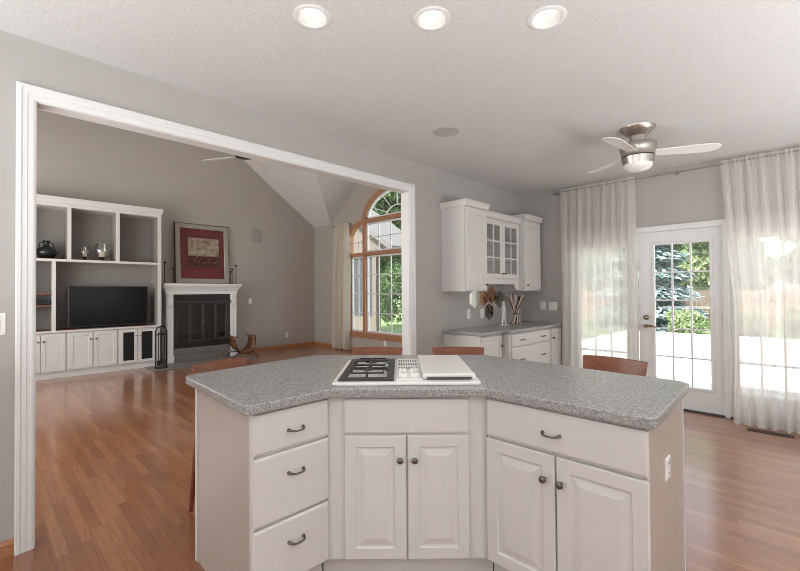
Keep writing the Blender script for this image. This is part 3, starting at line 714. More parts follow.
# base units
b1 = thing('base_cabinet', 'white base cabinet with a door, left part of the sideboard', 'cabinet', (-2.485, 3.755, 0), R(90))
MB().box(0, .425, .02, .505, .1, .874).build('body', M['cab'], b1); MB().box(.005, .42, .08, .50, 0, .1).build('toe_kick', M['cab'], b1)
door_front(b1, .01, .415, .125, .862, (.385, .74), prof=[(0, .004), (.004, 0), (.05, 0), (.056, .008), (.062, .008), (.082, .002), (.085, .002)])
b2 = thing('base_drawer_cabinet', 'white base cabinet with wide drawers, right part of the sideboard', 'cabinet', (-2.40, 4.20, 0), R(90))
MB().box(0, 1.36, .02, .59, .1, .874).build('body', M['cab'], b2); MB().box(.005, 1.35, .08, .58, 0, .1).build('toe_kick', M['cab'], b2)
for z0, z1 in ((.715, .862), (.42, .705), (.125, .41)):
    drawer_front(b2, .04, 1.02, z0, z1, [(.27, (z0 + z1) / 2, 0, .04), (.79, (z0 + z1) / 2, 0, .04)])
door_front(b2, 1.05, 1.34, .125, .862, (1.08, .74))
m = MB(); m.prism(round_poly([(XW, 3.735), (-2.462, 3.735), (-2.462, 4.175), (-2.378, 4.175), (-2.378, YB - .001), (XW, YB - .001)], [0, .01, .0, .01, 0, 0]), .876, .916)
tag(m.build('sideboard_worktop', M['counter'], bevel=.008, seg=3, smooth=True), 'speckled grey worktop of the sideboard below the wall cabinets', 'worktop')
m = MB(); m.box(XW, XW + .018, 3.74, YB - .001, .916, .93)
outlet('outlet', 'white outlet under the left wall cabinet, nearer to the opening', (XW, 4.245, 1.075), R(90), group='white outlets')
outlet('outlet', 'white outlet between the hexagon mirrors and the outlet nearer the opening', (XW, 4.54, 1.068), R(90), group='white outlets')
outlet('light_switch', 'white single switch plate in the corner, nearer the wall cabinet', (-2.671, YB, 1.145), 0, 'switch', 'switch', .075, group='white switch plates')
outlet('light_switch', 'white double switch plate beside the left sheer curtain', (-2.525, YB, 1.140), 0, 'switch', 'switch', .118, group='white switch plates')
outlet('light_switch', 'white switch plate on the wall left of the wide opening', (XW, .05, 1.208), R(90), 'switch', 'switch', .118, group='white switch plates')
# hexagon mirrors
hexes = [(4.37, 1.26, .12, 'mirror', 'silver hexagon mirror hung leftmost under the wall cabinet'), (4.58, 1.27, .11, 'bronze_mirror', 'bronze hexagon mirror right next to the silver one'),
         (4.765, 1.30, .115, 'bronze_mirror', 'bronze hexagon mirror above the low smoked mirror'), (4.70, 1.09, .11, 'grey_mirror', 'smoked hexagon mirror hung lowest, just over the worktop'),
         (4.955, 1.25, .12, 'grey_mirror', 'smoked hexagon mirror rightmost, behind the stick bundle and sculpture')]
for y, z, r, mt, lab in hexes:
    m = MB(); P = [(XW + .006, y + r * cos(pi / 6 + k * pi / 3), z + r * sin(pi / 6 + k * pi / 3)) for k in range(6)]
    m.extrude(P, (.006, 0, 0)); o = m.build('hexagon_mirror', M[mt], bevel=.002); tag(o, lab, 'mirror', 'hexagon mirrors')
    o.location = (-.006, 0, 0)
# slim white sculpture
sx, sy = -2.80, 4.74
m = MB(); n_ = 12
m.tube([(0, -.035, .012), (0, -.028, .08), (0, -.012, .16), (0, 0, .20)], [.011, .013, .017, .022], 10); m.tube([(0, .05, .012), (0, .032, .07), (0, .014, .15), (0, 0, .20)], [.011, .013, .017, .022], 10)
m.tube([(0, 0, .18), (0, -.004, .23), (0, 0, .27)], [.026, .024, .012], 10); m.lathe([(.004, .262), (.014, .268), (.018, .285), (.014, .302), (.004, .308)], (0, 0, 0), 12)
m.tube([(0, -.02, .245), (0, -.045, .20), (0, -.03, .16)], [.009, .008, .006], 8); m.tube([(0, .02, .245), (0, .048, .21), (0, .06, .165)], [.009, .008, .006], 8)
t = thing('sculpture', 'slim white sculpture with spread legs standing on the sideboard', 'sculpture', (sx, sy, .916))
m.build('figure', M['crystal'], t, True); MB().prism(round_poly([(-.03, -.07), (.03, -.07), (.03, .08), (-.03, .08)], [.02] * 4), 0, .014).build('base', M['crystal'], t)
# bundle of crossed sticks
t = thing('stick_bundle', 'hourglass bundle of pale and dark sticks standing on the sideboard', 'decoration', (-2.80, 5.05, .916))
for k in range(14):
    a = 2 * pi * k / 14 + .2; tw = a + pi * .86; r0, r1 = .06, .115
    h = .36 + .05 * random.random(); mm = ('stick_pale', 'stick_dark', 'stick_pale', 'stick_red', 'stick_pale')[k % 5]
    MB().tube([(r0 * cos(a), r0 * sin(a), .006), (r1 * cos(tw), r1 * sin(tw), h)], [.006, .008], 6).build('stick', M[mm], t, True)
MB().tube([(.022 * cos(2 * pi * k / 16), .022 * sin(2 * pi * k / 16), .135) for k in range(16)], .008, 6, True).build('tie', M['stick_dark'], t, True)

# ------------------------------------------------------------------ ceiling fittings in the kitchen
def can(loc, label):
    t = thing('recessed_light', label, 'light', loc, 0, 'recessed ceiling lights')
    m = MB(); m.lathe([(.096, 0), (.096, -.003), (.088, -.007), (.074, -.006), (.070, 0)], (0, 0, 0), 32, cap=False); m.build('trim_ring', M['trim'], t, True)
    m = MB(); m.lathe([(.070, -.001), (.066, .02), (.058, .045), (.058, .07)], (0, 0, 0), 32, cap=False); m.build('baffle', M['cab'], t, True)
    m = MB(); m.lathe([(.058, .050), (.050, .034), (.025, .027), (.002, .026)], (0, 0, 0), 28); m.build('lens', M['bulb'], t, True)
    l = light('recessed_lamp', 'SPOT', (loc[0], loc[1], loc[2] + .022), (0, 0, 0), 4, color=(1, .9, .78)); l.data.spot_size = R(62); l.data.spot_blend = .8; l.data.shadow_soft_size = .02
can((-1.762, 1.177, CH), 'round recessed ceiling light over the left wing of the island')
can((-1.347, 1.616, CH), 'round recessed ceiling light in the middle, over the cooktop')
can((-.930, 2.024, CH), 'round recessed ceiling light over the right wing of the island')
m = MB(); m.lathe([(.112, 0), (.112, -.004), (.104, -.007), (.098, -.006), (.05, -.008), (.01, -.0085)], (-2.23, 2.85, CH), 32); tag(m.build('ceiling_speaker', M['speaker'], smooth=True), 'round grey speaker grille set in the kitchen ceiling', 'speaker')

def blade_mesh(L0, L1, w0, w1, droop=0, pitch=.2):
    m = MB(); n = 14; top, bot = [], []
    for i in range(n + 1):
        u = i / n; x = L0 + (L1 - L0) * u
        w = (w0 + (w1 - w0) * min(1, u * 1.6)) * (1 if u < .82 else math.sqrt(max(.02, 1 - ((u - .82) / .18) ** 2 * .9)))
        z = -droop * u
        for lst, dz in ((top, .003), (bot, -.003)):
            lst.append([m.bm.verts.new((x, s_ * w / 2, z + dz + -s_ * w / 2 * math.tan(pitch))) for s_ in (-1, 1)])
    for i in range(n):
        m.bm.faces.new((top[i][0], top[i + 1][0], top[i + 1][1], top[i][1])); m.bm.faces.new((bot[i][0], bot[i][1], bot[i + 1][1], bot[i + 1][0]))
        for s_ in (0, 1): m.bm.faces.new((top[i][s_], bot[i][s_], bot[i + 1][s_], top[i + 1][s_]))
    for i in (0, n): m.bm.faces.new((top[i][0], top[i][1], bot[i][1], bot[i][0]))
    return m
def fan(label, loc, angs, L=.62, w=(.09, .13), rod=0.0, droop=0.0, drop=0.0, lamp=True):
    t = thing('ceiling_fan', label, 'fan', loc)
    z = -rod - drop
    m = MB(); m.lathe([(.136, 0), (.134, -.012), (.10, -.045), (.065, -.075), (.058, -.098 - drop)], (0, 0, 0), 32); m.build('canopy', M['steel'], t, True)
    if rod: MB().tube([(0, 0, -.09), (0, 0, z - .09)], .014, 10).build('downrod', M['steel'], t, True)
    m = MB(); m.lathe([(.05, z - .085), (.136, z - .092), (.142, z - .10), (.140, z - .135), (.132, z - .15), (.128, z - .19), (.132, z - .198)], (0, 0, 0), 32); m.build('motor_housing', M['steel'], t, True)
    m = MB(); m.lathe([(.122, z - .192), (.122, z - .206)], (0, 0, 0), 32); m.build('shadow_gap', M['slot'], t, True)
    if lamp:
        m = MB(); m.lathe([(.126, z - .206), (.118, z - .240), (.112, z - .262)], (0, 0, 0), 32); m.build('light_ring', M['steel'], t, True)
        m = MB(); m.lathe([(.110, z - .260), (.106, z - .285), (.088, z - .305), (.05, z - .318), (.01, z - .322)], (0, 0, 0), 32); m.build('light_bowl', M['bowl'], t, True)
    for a in angs:
        b = blade_mesh(.125, L, w[0], w[1], droop).build('blade', M['blade'], t, True); b.location = (0, 0, z - (.172 if lamp else .195)); b.rotation_euler = (0, 0, a)
    return t
fan('brushed nickel ceiling fan close to the kitchen ceiling, with light bowl', (-1.03, 3.96, CH), [R(28), R(148), R(265)], .60, drop=.05)
fan('white bladed ceiling fan hung high in the living room', (-5.95, 2.77, EV + .708 * (YL - 2.77) - .02), [R(33), R(123), R(213), R(303)], .68, (.10, .16), rod=EV + .708 * (YL - 2.77) - .02 - 3.375 - .195, droop=.02, lamp=False)

# ------------------------------------------------------------------ curtains
def curtain(name, label, x0, x1, ztop, zbot, y, folds, amp, mat, edge=lambda t: (0, 0), seed=1, header=True, hem=True, nx=220, nz=48, billow=0):
    rnd = random.Random(seed); ph = [rnd.random() * 6.28 for _ in range(6)]
    t = thing(name, label, 'curtain', (0, 0, 0))
    m = MB(); rows = []
    for j in range(nz + 1):
        v = j / nz; z = ztop + (zbot - ztop) * v; e0, e1 = edge(v); row = []
        for i in range(nx + 1):
            u = i / nx; x = x0 + e0 + (x1 + e1 - x0 - e0) * u
            a = amp * (.35 + .65 * min(1, v * 3))
            f = sin(2 * pi * folds * u + ph[0] + .5 * sin(4 * u + ph[1])) + .45 * sin(2 * pi * folds * 1.73 * u + ph[2] + .8 * v) + .35 * sin(2 * pi * folds * .41 * u + ph[3] + 1.1 * v)
            if v < .03: f = f * .4 + .5 * sin(2 * pi * folds * 3 * u)
            row.append(m.bm.verts.new((x + .012 * sin(7 * v + 9 * u + ph[4]) * v, y + a * f * .6 - billow * v * v, z)))
        rows.append(row)
    for A, B in zip(rows, rows[1:]):
        for i in range(nx): m.bm.faces.new((A[i], A[i + 1], B[i + 1], B[i]))
    m.build('panel', mat, t, True, recalc=False)
    return t
RY, RZ_ = YB - .10, 2.672
curtain('sheer_curtain', 'sheer ivory curtain hanging left of the patio door', -2.372, -1.462, 2.705, .02, RY, 9, .062, M['sheer'], seed=3)
curtain('sheer_curtain', 'sheer ivory curtain hanging right of the patio door, trailing on the floor', -.655, .42, 2.705, .012, RY, 11, .062, M['sheer'], edge=lambda v: (.095 * min(1, v * 1.8) if v < .9 else .095, 0), seed=11, billow=.12)
rod = thing('curtain_rod', 'thin steel curtain rod below the kitchen ceiling', 'curtain rod', (0, 0, 0))
MB().tube([(-2.47, RY, RZ_), (.5, RY, RZ_)], .008, 10).build('rod', M['steel'], rod, True)
MB().lathe([(.008, -.03), (.016, -.02), (.018, -.008), (.010, 0)], (-2.47, RY, RZ_), 12, 'x').build('finial', M['steel'], rod, True)
for bx in (-2.44, -1.055, .46):
    m = MB(); m.tube([(bx, RY, RZ_ - .006), (bx, RY + .05, RZ_ - .004), (bx, YB, RZ_)], .006, 8); m.lathe([(.018, -.012), (.018, -.004), (.012, 0)], (bx, YB, RZ_), 12, 'y'); m.build('bracket', M['steel'], rod, True)
curtain('drape', 'ivory drape gathered at the left of the arched window', -8.06, -7.53, 2.955, .03, YL - .13, 4, .13, M['drape'], edge=lambda v: (-.10 * v, -.03 * v), seed=5, nx=120)
rod = thing('curtain_rod', 'short dark rod holding the drape beside the arched window', 'curtain rod', (0, 0, 0))
MB().tube([(-8.24, YL - .09, 2.935), (-7.57, YL - .09, 2.935)], .010, 10).build('rod', M['pewter'], rod, True)
for bx in (-8.22, -7.59): MB().tube([(bx, YL - .09, 2.935), (bx, YL, 2.935)], .007, 8).build('bracket', M['pewter'], rod, True)

# ------------------------------------------------------------------ built-in bookcase, local x = world y
FX = -8.65; DB = FX - XF
bk = thing('bookcase', 'white built-in media bookcase left of the fireplace', 'bookcase', (FX, 0, 0), R(90))
Y0, Y1 = .35, 2.41; D2 = .10                      # upper part set back slightly is flush with the frame here
m = MB(); BT = .765
m.box(Y0, Y1, .02, DB - .001, .09, BT - .03); m.build('base', M['cab'], bk); MB().box(Y0 + .01, Y1 - .005, .035, DB - .01, 0, .09).build('plinth', M['cab'], bk)
MB().box(Y0 - .01, Y1 + .015, -.02, DB - .001, BT - .03, BT).build('ledge', M['cab'], bk, bevel=.005)
MB().box(.42, 2.34, .03, DB - .02, BT, BT + .006).build('ledge_top', M['shelf_wood'], bk)
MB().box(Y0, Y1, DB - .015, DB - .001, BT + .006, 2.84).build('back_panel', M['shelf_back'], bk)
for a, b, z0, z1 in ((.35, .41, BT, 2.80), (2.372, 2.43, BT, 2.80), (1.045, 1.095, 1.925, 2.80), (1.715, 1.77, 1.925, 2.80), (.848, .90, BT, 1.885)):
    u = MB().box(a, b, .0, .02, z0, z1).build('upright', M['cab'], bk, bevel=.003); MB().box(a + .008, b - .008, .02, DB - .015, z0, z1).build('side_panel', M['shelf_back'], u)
m = MB(); m.box(Y0, Y1 + .02, -.004, DB - .015, 1.885, 1.925); sh = m.build('shelf', M['cab'], bk, bevel=.003)
MB().box(.41, 2.33, .02, DB - .02, 1.925, 1.931).build('shelf_top', M['shelf_wood'], sh)
for z in (1.16, 1.35): MB().box(.41, .848, .02, DB - .015, z, z + .022).build('shelf', M['shelf_wood'], bk)
m = MB(); m.box(Y0, Y1 + .02, -.004, DB - .001, 2.775, 2.83); crown(m, Y0, Y1 + .02, 2.83, DB - .001, False, True, .10, .025); m.build('crown', M['cab'], bk)
FL = [(0, .004), (.004, 0), (.055, 0), (.060, .007), (.075, .007)]
for a, b, kx in ((.72, 1.025, .75), (1.065, 1.385, 1.36), (1.40, 1.735, 1.43)): door_front(bk, a, b, .115, .715, (kx, .60), FL)
door_front(bk, .38, .71, .115, .715, (.68, .60), FL)
for a, b in ((1.775, 2.045), (2.058, 2.335)):
    d = MB().frame(a, b, .115, .715, .05, 0, .019, .004).build('door', M['cab'], bk); MB().box(a + .045, b - .045, .006, .016, .16, .67).build('speaker_cloth', M['mesh'], d)
    knob(d, a + .025 if a > 2 else b - .025, .60, r=.010)
# television
t = thing('television', 'black flat television standing on the bookcase ledge', 'television', (FX - .12, 0, BT + .006), R(90))
MB().box(1.07, 2.235, 0, .05, .025, .715).build('housing', M['black'], t, bevel=.006); MB().box(1.085, 2.22, -.003, .002, .045, .70).build('screen', M['screen'], t)
m = MB(); m.box(1.25, 2.05, -.08, .12, 0, .012); m.box(1.60, 1.70, .01, .05, .012, .04); m.build('stand', M['black'], t, bevel=.003)
t = thing('set_top_box', 'black media player on the small left shelf of the bookcase', 'media player', (FX - .08, 0, 1.182), R(90))
MB().box(.50, .84, 0, .24, .008, .075).build('housing', M['black'], t, bevel=.003); MB().box(.56, .78, -.003, .002, .03, .055).build('display', M['screen'], t)
for fx in (.53, .81): MB().lathe([(.012, 0), (.012, .009)], (fx, .12, 0), 10).build('foot', M['slot'], t)
# vase and two hurricane holders on the upper shelf
SHZ = 1.931
t = thing('vase', 'dark round vase with narrow neck on the upper shelf', 'vase', (FX - .22, .80, SHZ))
MB().lathe([(.05, 0), (.09, .02), (.135, .08), (.138, .12), (.11, .175), (.05, .20), (.035, .225), (.034, .27), (.055, .295), (.045, .295), (.028, .27)], (0, 0, 0), 28).build('body', M['dark_ceramic'], t, True)
for s_ in (-1, 1): MB().tube([(0, s_ * .034, .265), (0, s_ * .085, .255), (0, s_ * .095, .21), (0, s_ * .08, .185)], .008, 6).build('handle', M['dark_ceramic'], t, True)
def hurricane(label, y, h, r):
    t = thing('candle_holder', label, 'candle holder', (FX - .20, y, SHZ), 0, 'glass candle holders')
    MB().lathe([(r * .7, 0), (r * .68, .012), (r * .25, .022), (r * .25, .045), (r * .55, .055), (r * .5, .062)], (0, 0, 0), 24).build('foot', M['iron'], t, True)
    MB().lathe([(r * .5, .062), (r * .9, .062 + h * .25), (r, .062 + h * .5), (r * .85, .062 + h * .8), (r * .78, .062 + h), (r * .76, .062 + h), (r * .83, .062 + h * .8), (r * .97, .062 + h * .5), (r * .88, .062 + h * .26), (r * .45, .066)], (0, 0, 0), 28).build('glass', M['hurricane'], t, True)
    MB().lathe([(r * .42, .066), (r * .42, .062 + h * .4), (r * .38, .062 + h * .42)], (0, 0, 0), 18).build('candle', M['wax'], t, True)
hurricane('small glass candle holder on the upper shelf, next to a larger one', 1.30, .17, .075)
hurricane('large round glass candle holder on the upper shelf', 1.55, .24, .125)

# ------------------------------------------------------------------ fireplace
PX = -8.80; fd = PX - XF
fp = thing('fireplace_mantel', 'white carved fireplace mantel under the framed picture', 'mantel', (PX, 0, 0), R(90))
ML, MR = 2.49, 4.10
for a, b in ((2.555, 2.685), (3.80, 3.93)):
    o = MB().box(a, b, 0, fd - .001, 0, 1.33).build('leg', M['trim'], fp, bevel=.004)
    MB().rings(a + .02, b - .02, .16, 1.02, [(0, -.012), (.008, -.004), (.02, -.004)], .001).build('panel', M['trim'], o); MB().box(a - .008, b + .008, -.02, .01, 0, .14).build('plinth', M['trim'], o, bevel=.004)
    m = MB(); P = [(0, 1.08), (-.03, 1.10), (-.045, 1.16), (-.03, 1.24), (-.06, 1.30), (-.07, 1.345), (0, 1.345)]; m.extrude([((a + b) / 2 - .04, y_, z_) for y_, z_ in P], (.08, 0, 0)); m.build('corbel', M['trim'], o)
MB().box(2.54, 3.945, -.006, fd - .001, 1.33, 1.40).build('frieze', M['trim'], fp, bevel=.004)
m = MB(); crown(m, 2.54, 3.945, 1.40, fd - .001, True, True, .10, .06); m.box(ML, MR - .09, -.10, fd - .001, 1.50, 1.545); m.build('shelf', M['trim'], fp, bevel=.004)
ti = struct(MB().box(PX - .06, PX - .02, 2.686, 3.799, 0, .27).build('trim_5', M['tile']))
struct(MB().box(PX + .01, -8.06, 2.16, 4.06, 0, .012).build('trim_6', M['tile']))
ins = thing('fireplace_insert', 'black metal fireplace insert with glass doors and louvres', 'fireplace', (PX - .02, 0, 0), R(90))
ix0, ix1 = 2.69, 3.795
MB().box(ix0, ix1, .26, .29, .275, 1.325).build('firebox', M['soot'], ins)
m = MB(); m.box(ix0, ix1, 0, .03, 1.20, 1.325); m.box(ix0, ix1, 0, .03, .275, .40); m.box(ix0, ix0 + .05, 0, .03, .40, 1.20); m.box(ix1 - .05, ix1, 0, .03, .40, 1.20); m.build('surround', M['insert_metal'], ins, bevel=.003)
for k in range(3): MB().box(ix0 + .02, ix1 - .02, -.012, .004, 1.215 + k * .034, 1.235 + k * .034).build('louvre', M['black'], ins)
for k in range(3): MB().box(ix0 + .02, ix1 - .02, -.012, .004, .29 + k * .034, .31 + k * .034).build('louvre', M['black'], ins)
MB().box(ix0 - .0, ix1, -.045, .0, 1.145, 1.20).build('hood', M['insert_metal'], ins, bevel=.004)
n = 4; w = (ix1 - ix0 - .1) / n
for k in range(n):
    a = ix0 + .05 + k * w; d = MB().frame(a + .003, a + w - .003, .40, 1.145, .022, -.006, .012, .003).build('door', M['insert_metal'], ins); MB().box(a + .02, a + w - .02, .002, .006, .42, 1.125).build('pane', M['door_glass'], d)
    if k in (1, 2): MB().lathe([(.006, 0), (.012, -.015), (.008, -.022)], (a + (w - .012 if k == 1 else .012), -.006, .78), 10, 'y').build('knob', M['pewter'], d, True)
m = MB()
for k in range(3): m.tube([(ix0 + .2 + .1 * k, .1 + .04 * k, .42 + .06 * k), (ix1 - .25 + .05 * k, .13, .43 + .06 * k)], .05, 8)
m.build('log', M['bark'], ins, True)
# picture leaning on the mantel
MZ = 1.545
pic = thing('framed_picture', 'silver framed cloudy landscape on crimson mat leaning on the mantel', 'picture', (-9.03, 2.78, MZ + .002), R(90))
pic.rotation_euler = (R(-3.6), 0, R(90))
PW, PH = 1.09, 1.245
def pfr(a0, a1, b0, b1, w, y0, y1, nm, mt, par): return MB().frame(a0, a1, b0, b1, w, y0, y1, .006).build(nm, mt, par)
fr = pfr(0, PW, 0, PH, .016, -.03, .01, 'frame', M['dark_frame'], pic)
pfr(.012, PW - .012, .012, PH - .012, .092, -.036, .01, 'frame_band', M['silver_frame'], pic)
MB().box(.09, PW - .09, -.012, .004, .09, PH - .09).build('mat', M['red_mat'], pic)
ax0, ax1, az0, az1 = .255, PW - .21, .365, .955
pfr(ax0 - .05, ax1 + .045, az0 - .05, az1 + .06, .052, -.016, -.010, 'inner_mat', M['brown_mat'], pic)
a = MB().box(0, ax1 - ax0, -.0135, -.0115, 0, az1 - az0).build('print', M['art'], pic); a.location = (ax0, 0, az0)
# candlesticks
def candlestick(label, y, h, x=PX - .06):
    t = thing('candlestick', label, 'candlestick', (x, y, MZ), 0, 'iron candlesticks on the mantel')
    MB().lathe([(.034, 0), (.034, .006), (.012, .014), (.008, .03), (.007, h - .05), (.012, h - .045), (.008, h - .035)], (0, 0, 0), 16).build('stem', M['iron'], t, True)
    MB().lathe([(.010, h - .035), (.026, h - .015), (.028, h), (.022, h), (.010, h - .02)], (0, 0, 0), 16).build('cup', M['iron'], t, True)
candlestick('tall iron candlestick at the left end of the mantel', 2.545, .42)
candlestick('short iron candlestick just left of the framed picture', 2.70, .31)
candlestick('short slim iron candlestick right beside the frame, nearest of three', 3.79, .27, PX + .03)
candlestick('middle height iron candlestick between two others, right of the picture', 3.86, .33)
candlestick('tallest of the iron candlesticks right of the picture, outermost', 3.945, .41)
# fireplace tools on the hearth
t = thing('fireplace_tool_set', 'black iron fireplace tool set on the hearth by the bookcase', 'fireplace tools', (-8.36, 2.345, .012))
MB().lathe([(.11, 0), (.11, .012), (.03, .022), (.012, .03)], (0, 0, 0), 20).build('base', M['iron'], t, True)
m = MB(); m.tube([(0, -.09, .02), (0, -.09, .66), (0, -.06, .73), (0, 0, .75), (0, .06, .73), (0, .09, .66), (0, .09, .02)], .013, 8); m.tube([(0, -.09, .60), (0, .09, .60)], .010, 6); m.build('stand', M['iron'], t, True)
for k, yy in enumerate((-.05, 0, .05)):
    m = MB(); m.tube([(.03, yy, .64), (.035, yy, .12)], .009, 6); m.tube([(.03, yy - .012, .62), (.03, yy, .67), (.03, yy + .012, .62)], .005, 6)
    if k == 0: m.box(.025, .045, yy - .03, yy + .03, .05, .14)
    if k == 1: m.tube([(.035, yy, .12), (.05, yy + .02, .08)], .006, 6)
    if k == 2: m.lathe([(.035, .04), (.03, .12), (.012, .16)], (.035, yy, 0), 12)
    m.build(('shovel', 'poker', 'brush')[k], M['iron'], t, True)
# leather log sling
t = thing('log_holder', 'brown leather log sling in a black iron frame beside the fireplace', 'log holder', (-8.47, 3.90, .012), R(90)); t.scale = (1, 1, 1.25)
m = MB(); rows = []
for k in range(17):
    a = pi + pi * k / 16; rows.append((.20 * cos(a) * 1.05, .29 + .20 * sin(a)))
rows = [(-.20, .36)] + rows + [(.20, .36)]
pts_o = [(x, z) for x, z in rows]; m_pts = pts_o
for (xa, za), (xb, zb) in zip(m_pts, m_pts[1:]):
    m.poly([(xa, -.16, za), (xb, -.16, zb), (xb, .16, zb), (xa, .16, za)])
bmesh.ops.remove_doubles(m.bm, verts=m.bm.verts, dist=.0005)
sl = m.build('sling', M['rust'], t, True); so = sl.modifiers.new('t', 'SOLIDIFY'); so.thickness = .008
for yy in (-.17, .17):
    m = MB(); m.tube([(-.27, yy, .012), (-.15, yy, .10), (0, yy, .075), (.15, yy, .10), (.27, yy, .012)], .009, 8)
    m.tube([(-.15, yy, .10), (-.20, yy, .18), (-.215, yy, .30), (-.20, yy, .36), (-.17, yy, .37), (-.165, yy, .34)], .008, 8); m.tube([(.15, yy, .10), (.20, yy, .18), (.215, yy, .30), (.20, yy, .36), (.17, yy, .37), (.165, yy, .34)], .008, 8); m.build('iron_frame', M['iron'], t, True)
for xx in (-.208, .208): MB().tube([(xx, -.17, .29), (xx, .17, .29)], .009, 8).build('crossbar', M['iron'], t, True)
# wall fittings of the living room
m = MB(); m.rings(-.11, .11, -.16, .16, [(0, -.004), (.006, -.008), (.014, -.008), (.016, -.006)], 0); o = m.build('wall_speaker', M['wallspeaker']); o.location = (XF, 4.565, 2.668); o.rotation_euler.z = R(90); tag(o, 'grey rectangular in-wall speaker grille right of the picture', 'speaker')
outlet('light_switch', 'white switch plate on the living room wall right of the mantel', (XF, 4.395, 1.163), R(90), 'switch', 'switch', .075, group='white switch plates')
outlet('outlet', 'white outlet low on the living room wall near the corner', (XF, 5.334, .312), R(90), group='white outlets')
outlet('outlet', 'white outlet under the arched window sill', (-6.49, YL, .255), 0, group='white outlets')
m = MB(); m.box(-.45, -.12, 5.20, 5.30, 0, .004)
for k in range(14): m.box(-.44 + k * .0225, -.44 + k * .0225 + .010, 5.212, 5.288, .004, .006)
tag(m.build('floor_register', M['register']), 'brown metal floor register by the right sheer curtain', 'floor vent')

# ------------------------------------------------------------------ outdoors
g = MB().box(-60, 40, YL + .15, 70, -.30, -.16).build('lawn', M['lawn']); struct(g, 'green lawn behind the house', 'lawn')
struct(MB().box(-4.6, 6, YB + .14, 16.0, -.16, -.06).build('patio', M['patio']), 'pale concrete patio outside the glass door', 'patio')
fence = thing('fence', 'weathered wooden board fence at the far end of the garden', 'fence', (-4, 21.2, -.16))
m = MB()
for k in range(90): x = -9 + k * .2; m.box(x, x + .185, 0, .02, .04, 1.45 + .02 * random.random())
m.build('boards', M['fence'], fence)
for k in range(8): MB().box(-9 + k * 2.5, -8.9 + k * 2.5, .02, .12, 0, 1.5).build('post', M['fence'], fence)
for z in (.35, 1.15): MB().box(-9, 9, .02, .06, z, z + .09).build('rail', M['fence'], fence)
def foliage(n, shapes, size, rnd):
    vs, fs = [], []
    for _ in range(n):
        cx, cy, cz, rx, ry, rz = rnd.choice(shapes)
        while True:
            p = Vector((rnd.uniform(-1, 1), rnd.uniform(-1, 1), rnd.uniform(-1, 1)))
            if .25 < p.length < 1: break
        p = p * (.55 + .45 * p.length) if rnd.random() < .4 else p.normalized() * rnd.uniform(.75, 1.03)
        c = Vector((cx + p.x * rx, cy + p.y * ry, cz + p.z * rz))
        u = Vector((rnd.gauss(0, 1), rnd.gauss(0, 1), rnd.gauss(0, 1))).normalized(); w = u.orthogonal().normalized(); w.rotate(Matrix.Rotation(rnd.random() * 6.28, 3, u)); v = u.cross(w)
        s_ = size * rnd.uniform(.6, 1.3); k = len(vs)
        vs += [c - w * s_, c + v * s_ * .5, c + w * s_, c - v * s_ * .5]; fs.append((k, k + 1, k + 2, k + 3))
    return vs, fs
def tree(name, label, loc, h, r, mat, n, size, seed, spruce=False, group=None, cat='tree', trunk=True):
    rnd = random.Random(seed); t = thing(name, label, cat, loc, 0, group)
    if trunk: MB().tube([(0, 0, 0), (.05, .02, h * .35), (0, 0, h * .8)], [r * .09 + .04, r * .07 + .03, .02], 8).build('trunk', M['bark'], t, True)
    if spruce:
        vs, fs = [], []
        for _ in range(n):
            z = h * (1 - math.sqrt(rnd.random())) * .97 + .25; rad = r * (1 - (z - .2) / h) * rnd.uniform(.55, 1.05) * (1 + .22 * sin(z * 9)); a = rnd.random() * 6.283
            c = Vector((rad * cos(a), rad * sin(a), z - rad * .15)); d = Vector((cos(a), sin(a), -.25 + rnd.gauss(0, .2))).normalized(); w = Vector((-sin(a), cos(a), rnd.gauss(0, .3))).normalized(); k = len(vs)
            vs += [c - d * size, c + w * size * .4, c + d * size, c - w * size * .4]; fs.append((k, k + 1, k + 2, k + 3))
    else:
        sh = []
        for _ in range(22):
            a = rnd.random() * 6.28; q = r * rnd.uniform(0, .7); z = h * rnd.uniform(.16, .85) if trunk else h * rnd.uniform(.3, .75); q2 = r * rnd.uniform(.3, .5); sh.append((q * cos(a), q * sin(a), z, q2, q2, q2 * .8 if trunk else h * .3))
        vs, fs = foliage(n, sh, size, rnd)
    me = bpy.data.meshes.new('foliage'); me.from_pydata([tuple(v) for v in vs], [], fs); me.materials.append(mat); o = bpy.data.objects.new('foliage', me); COL.objects.link(o); o.parent = t
    return t
G = -.16
tree('spruce', 'blue spruce seen through the left panes of the patio door', (-4.7, 18.8, G), 8.5, 1.75, M['spruce'], 17000, .16, 1, True)
TG = 'leafy trees beyond the glass'
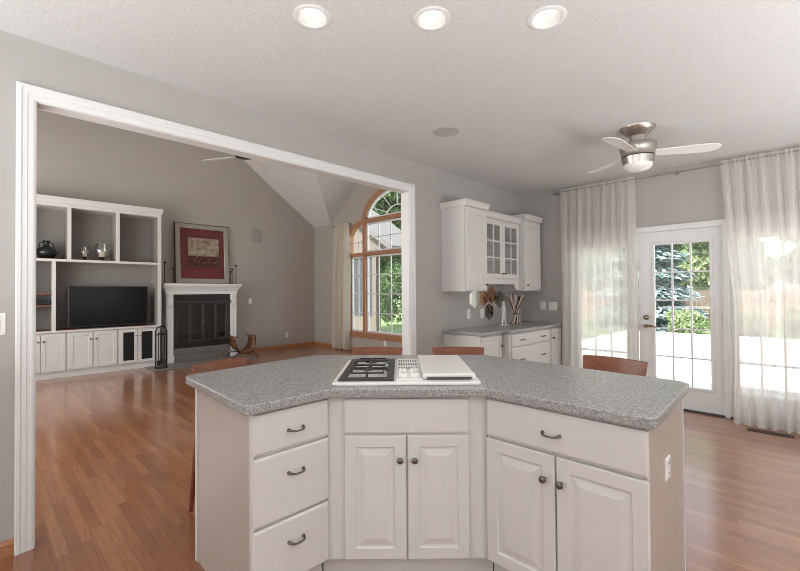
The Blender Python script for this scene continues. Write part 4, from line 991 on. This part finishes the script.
for i, (x, y, h, r, mt, lab) in enumerate([(-3.1, 25, 9.5, 2.6, 'leaf_pale', 'pale leafy tree behind the fence, just right of the blue spruce'), (1.9, 26, 9.5, 2.8, 'leaf_pale', 'leafy tree far right beyond the patio'),
        (-9.0, 26, 9.5, 3.0, 'leaf_pale', 'leafy tree behind the fence, left of the blue spruce'), (-15.2, 14.6, 8.0, 2.2, 'leaf', 'dense leafy tree filling the right panes of the arched window'),
        (-22.5, 20.0, 11, 3.2, 'leaf_pale', 'tall pale leafy tree behind the porch roof'), (-16.6, 20.5, 10, 2.8, 'leaf', 'leafy tree behind the arched window, farther off to the right'), (-29, 22, 12, 3.6, 'leaf', 'leafy tree farthest left beyond the porch'),
        (-5.9, 32, 11, 3.0, 'leaf_pale', 'tall pale tree far behind the blue spruce'), (.5, 33, 11, 2.7, 'leaf_pale', 'tall tree farthest off, between the two pale trees beyond the fence')]):
    tree('leafy_tree', lab, (x, y, G), h, r, M[mt], 17000 if i != 3 else 34000, .19 if i != 3 else .10, 20 + i, group=TG)
for i, (x, y, h, r, mt, lab) in enumerate([(-2.95, 16.75, .85, .62, 'leaf_pale', 'low green shrub before the garden fence, nearest to the spruce'), (-1.6, 17.6, .8, .6, 'leaf_pale', 'low green shrub before the garden fence, right part of the door view'), (-.15, 17.8, .9, .65, 'leaf_pale', 'low green shrub before the fence behind the right sheer curtain'),
        (-13.1, 12.5, 2.6, 1.0, 'leaf', 'leafy bush on the lawn below the arched window panes')]):
    tree('shrub', lab, (x, y, G), h, r, M[mt], 3000, .07, 40 + i, cat='shrub', trunk=False, group='garden shrubs')
po = thing('porch', 'pale screened porch with gabled white roof beyond the arched window', 'porch', (-9.35, 10.4, G))
rf = [(-5.4, 2.85), (-2.4, 4.75), (1.05, 2.62), (1.05, 2.80), (-2.4, 4.95), (-5.4, 3.05)]
MB().extrude([(x, -2.25, z) for x, z in rf], (0, 1.5, 0)).build('roof', M['roofing'], po)
MB().extrude([(-5.1, -2.0, 2.62), (.75, -2.0, 2.62), (.75, -2.0, 2.80), (-2.4, -2.0, 4.75), (-5.1, -2.0, 3.04)], (0, 1.1, 0)).build('gable', M['siding'], po)
for x in (-4.6, -3.0, -1.5, .0): MB().box(x - .09, x + .09, -2.0, -1.82, 0, 2.62).build('post', M['siding'], po)
MB().box(-4.6, .0, -1.93, -1.90, .75, 2.62).build('screen', M['mesh_grey'], po); MB().box(-4.6, .0, -1.98, -1.86, 0, .75).build('knee_wall', M['siding'], po)
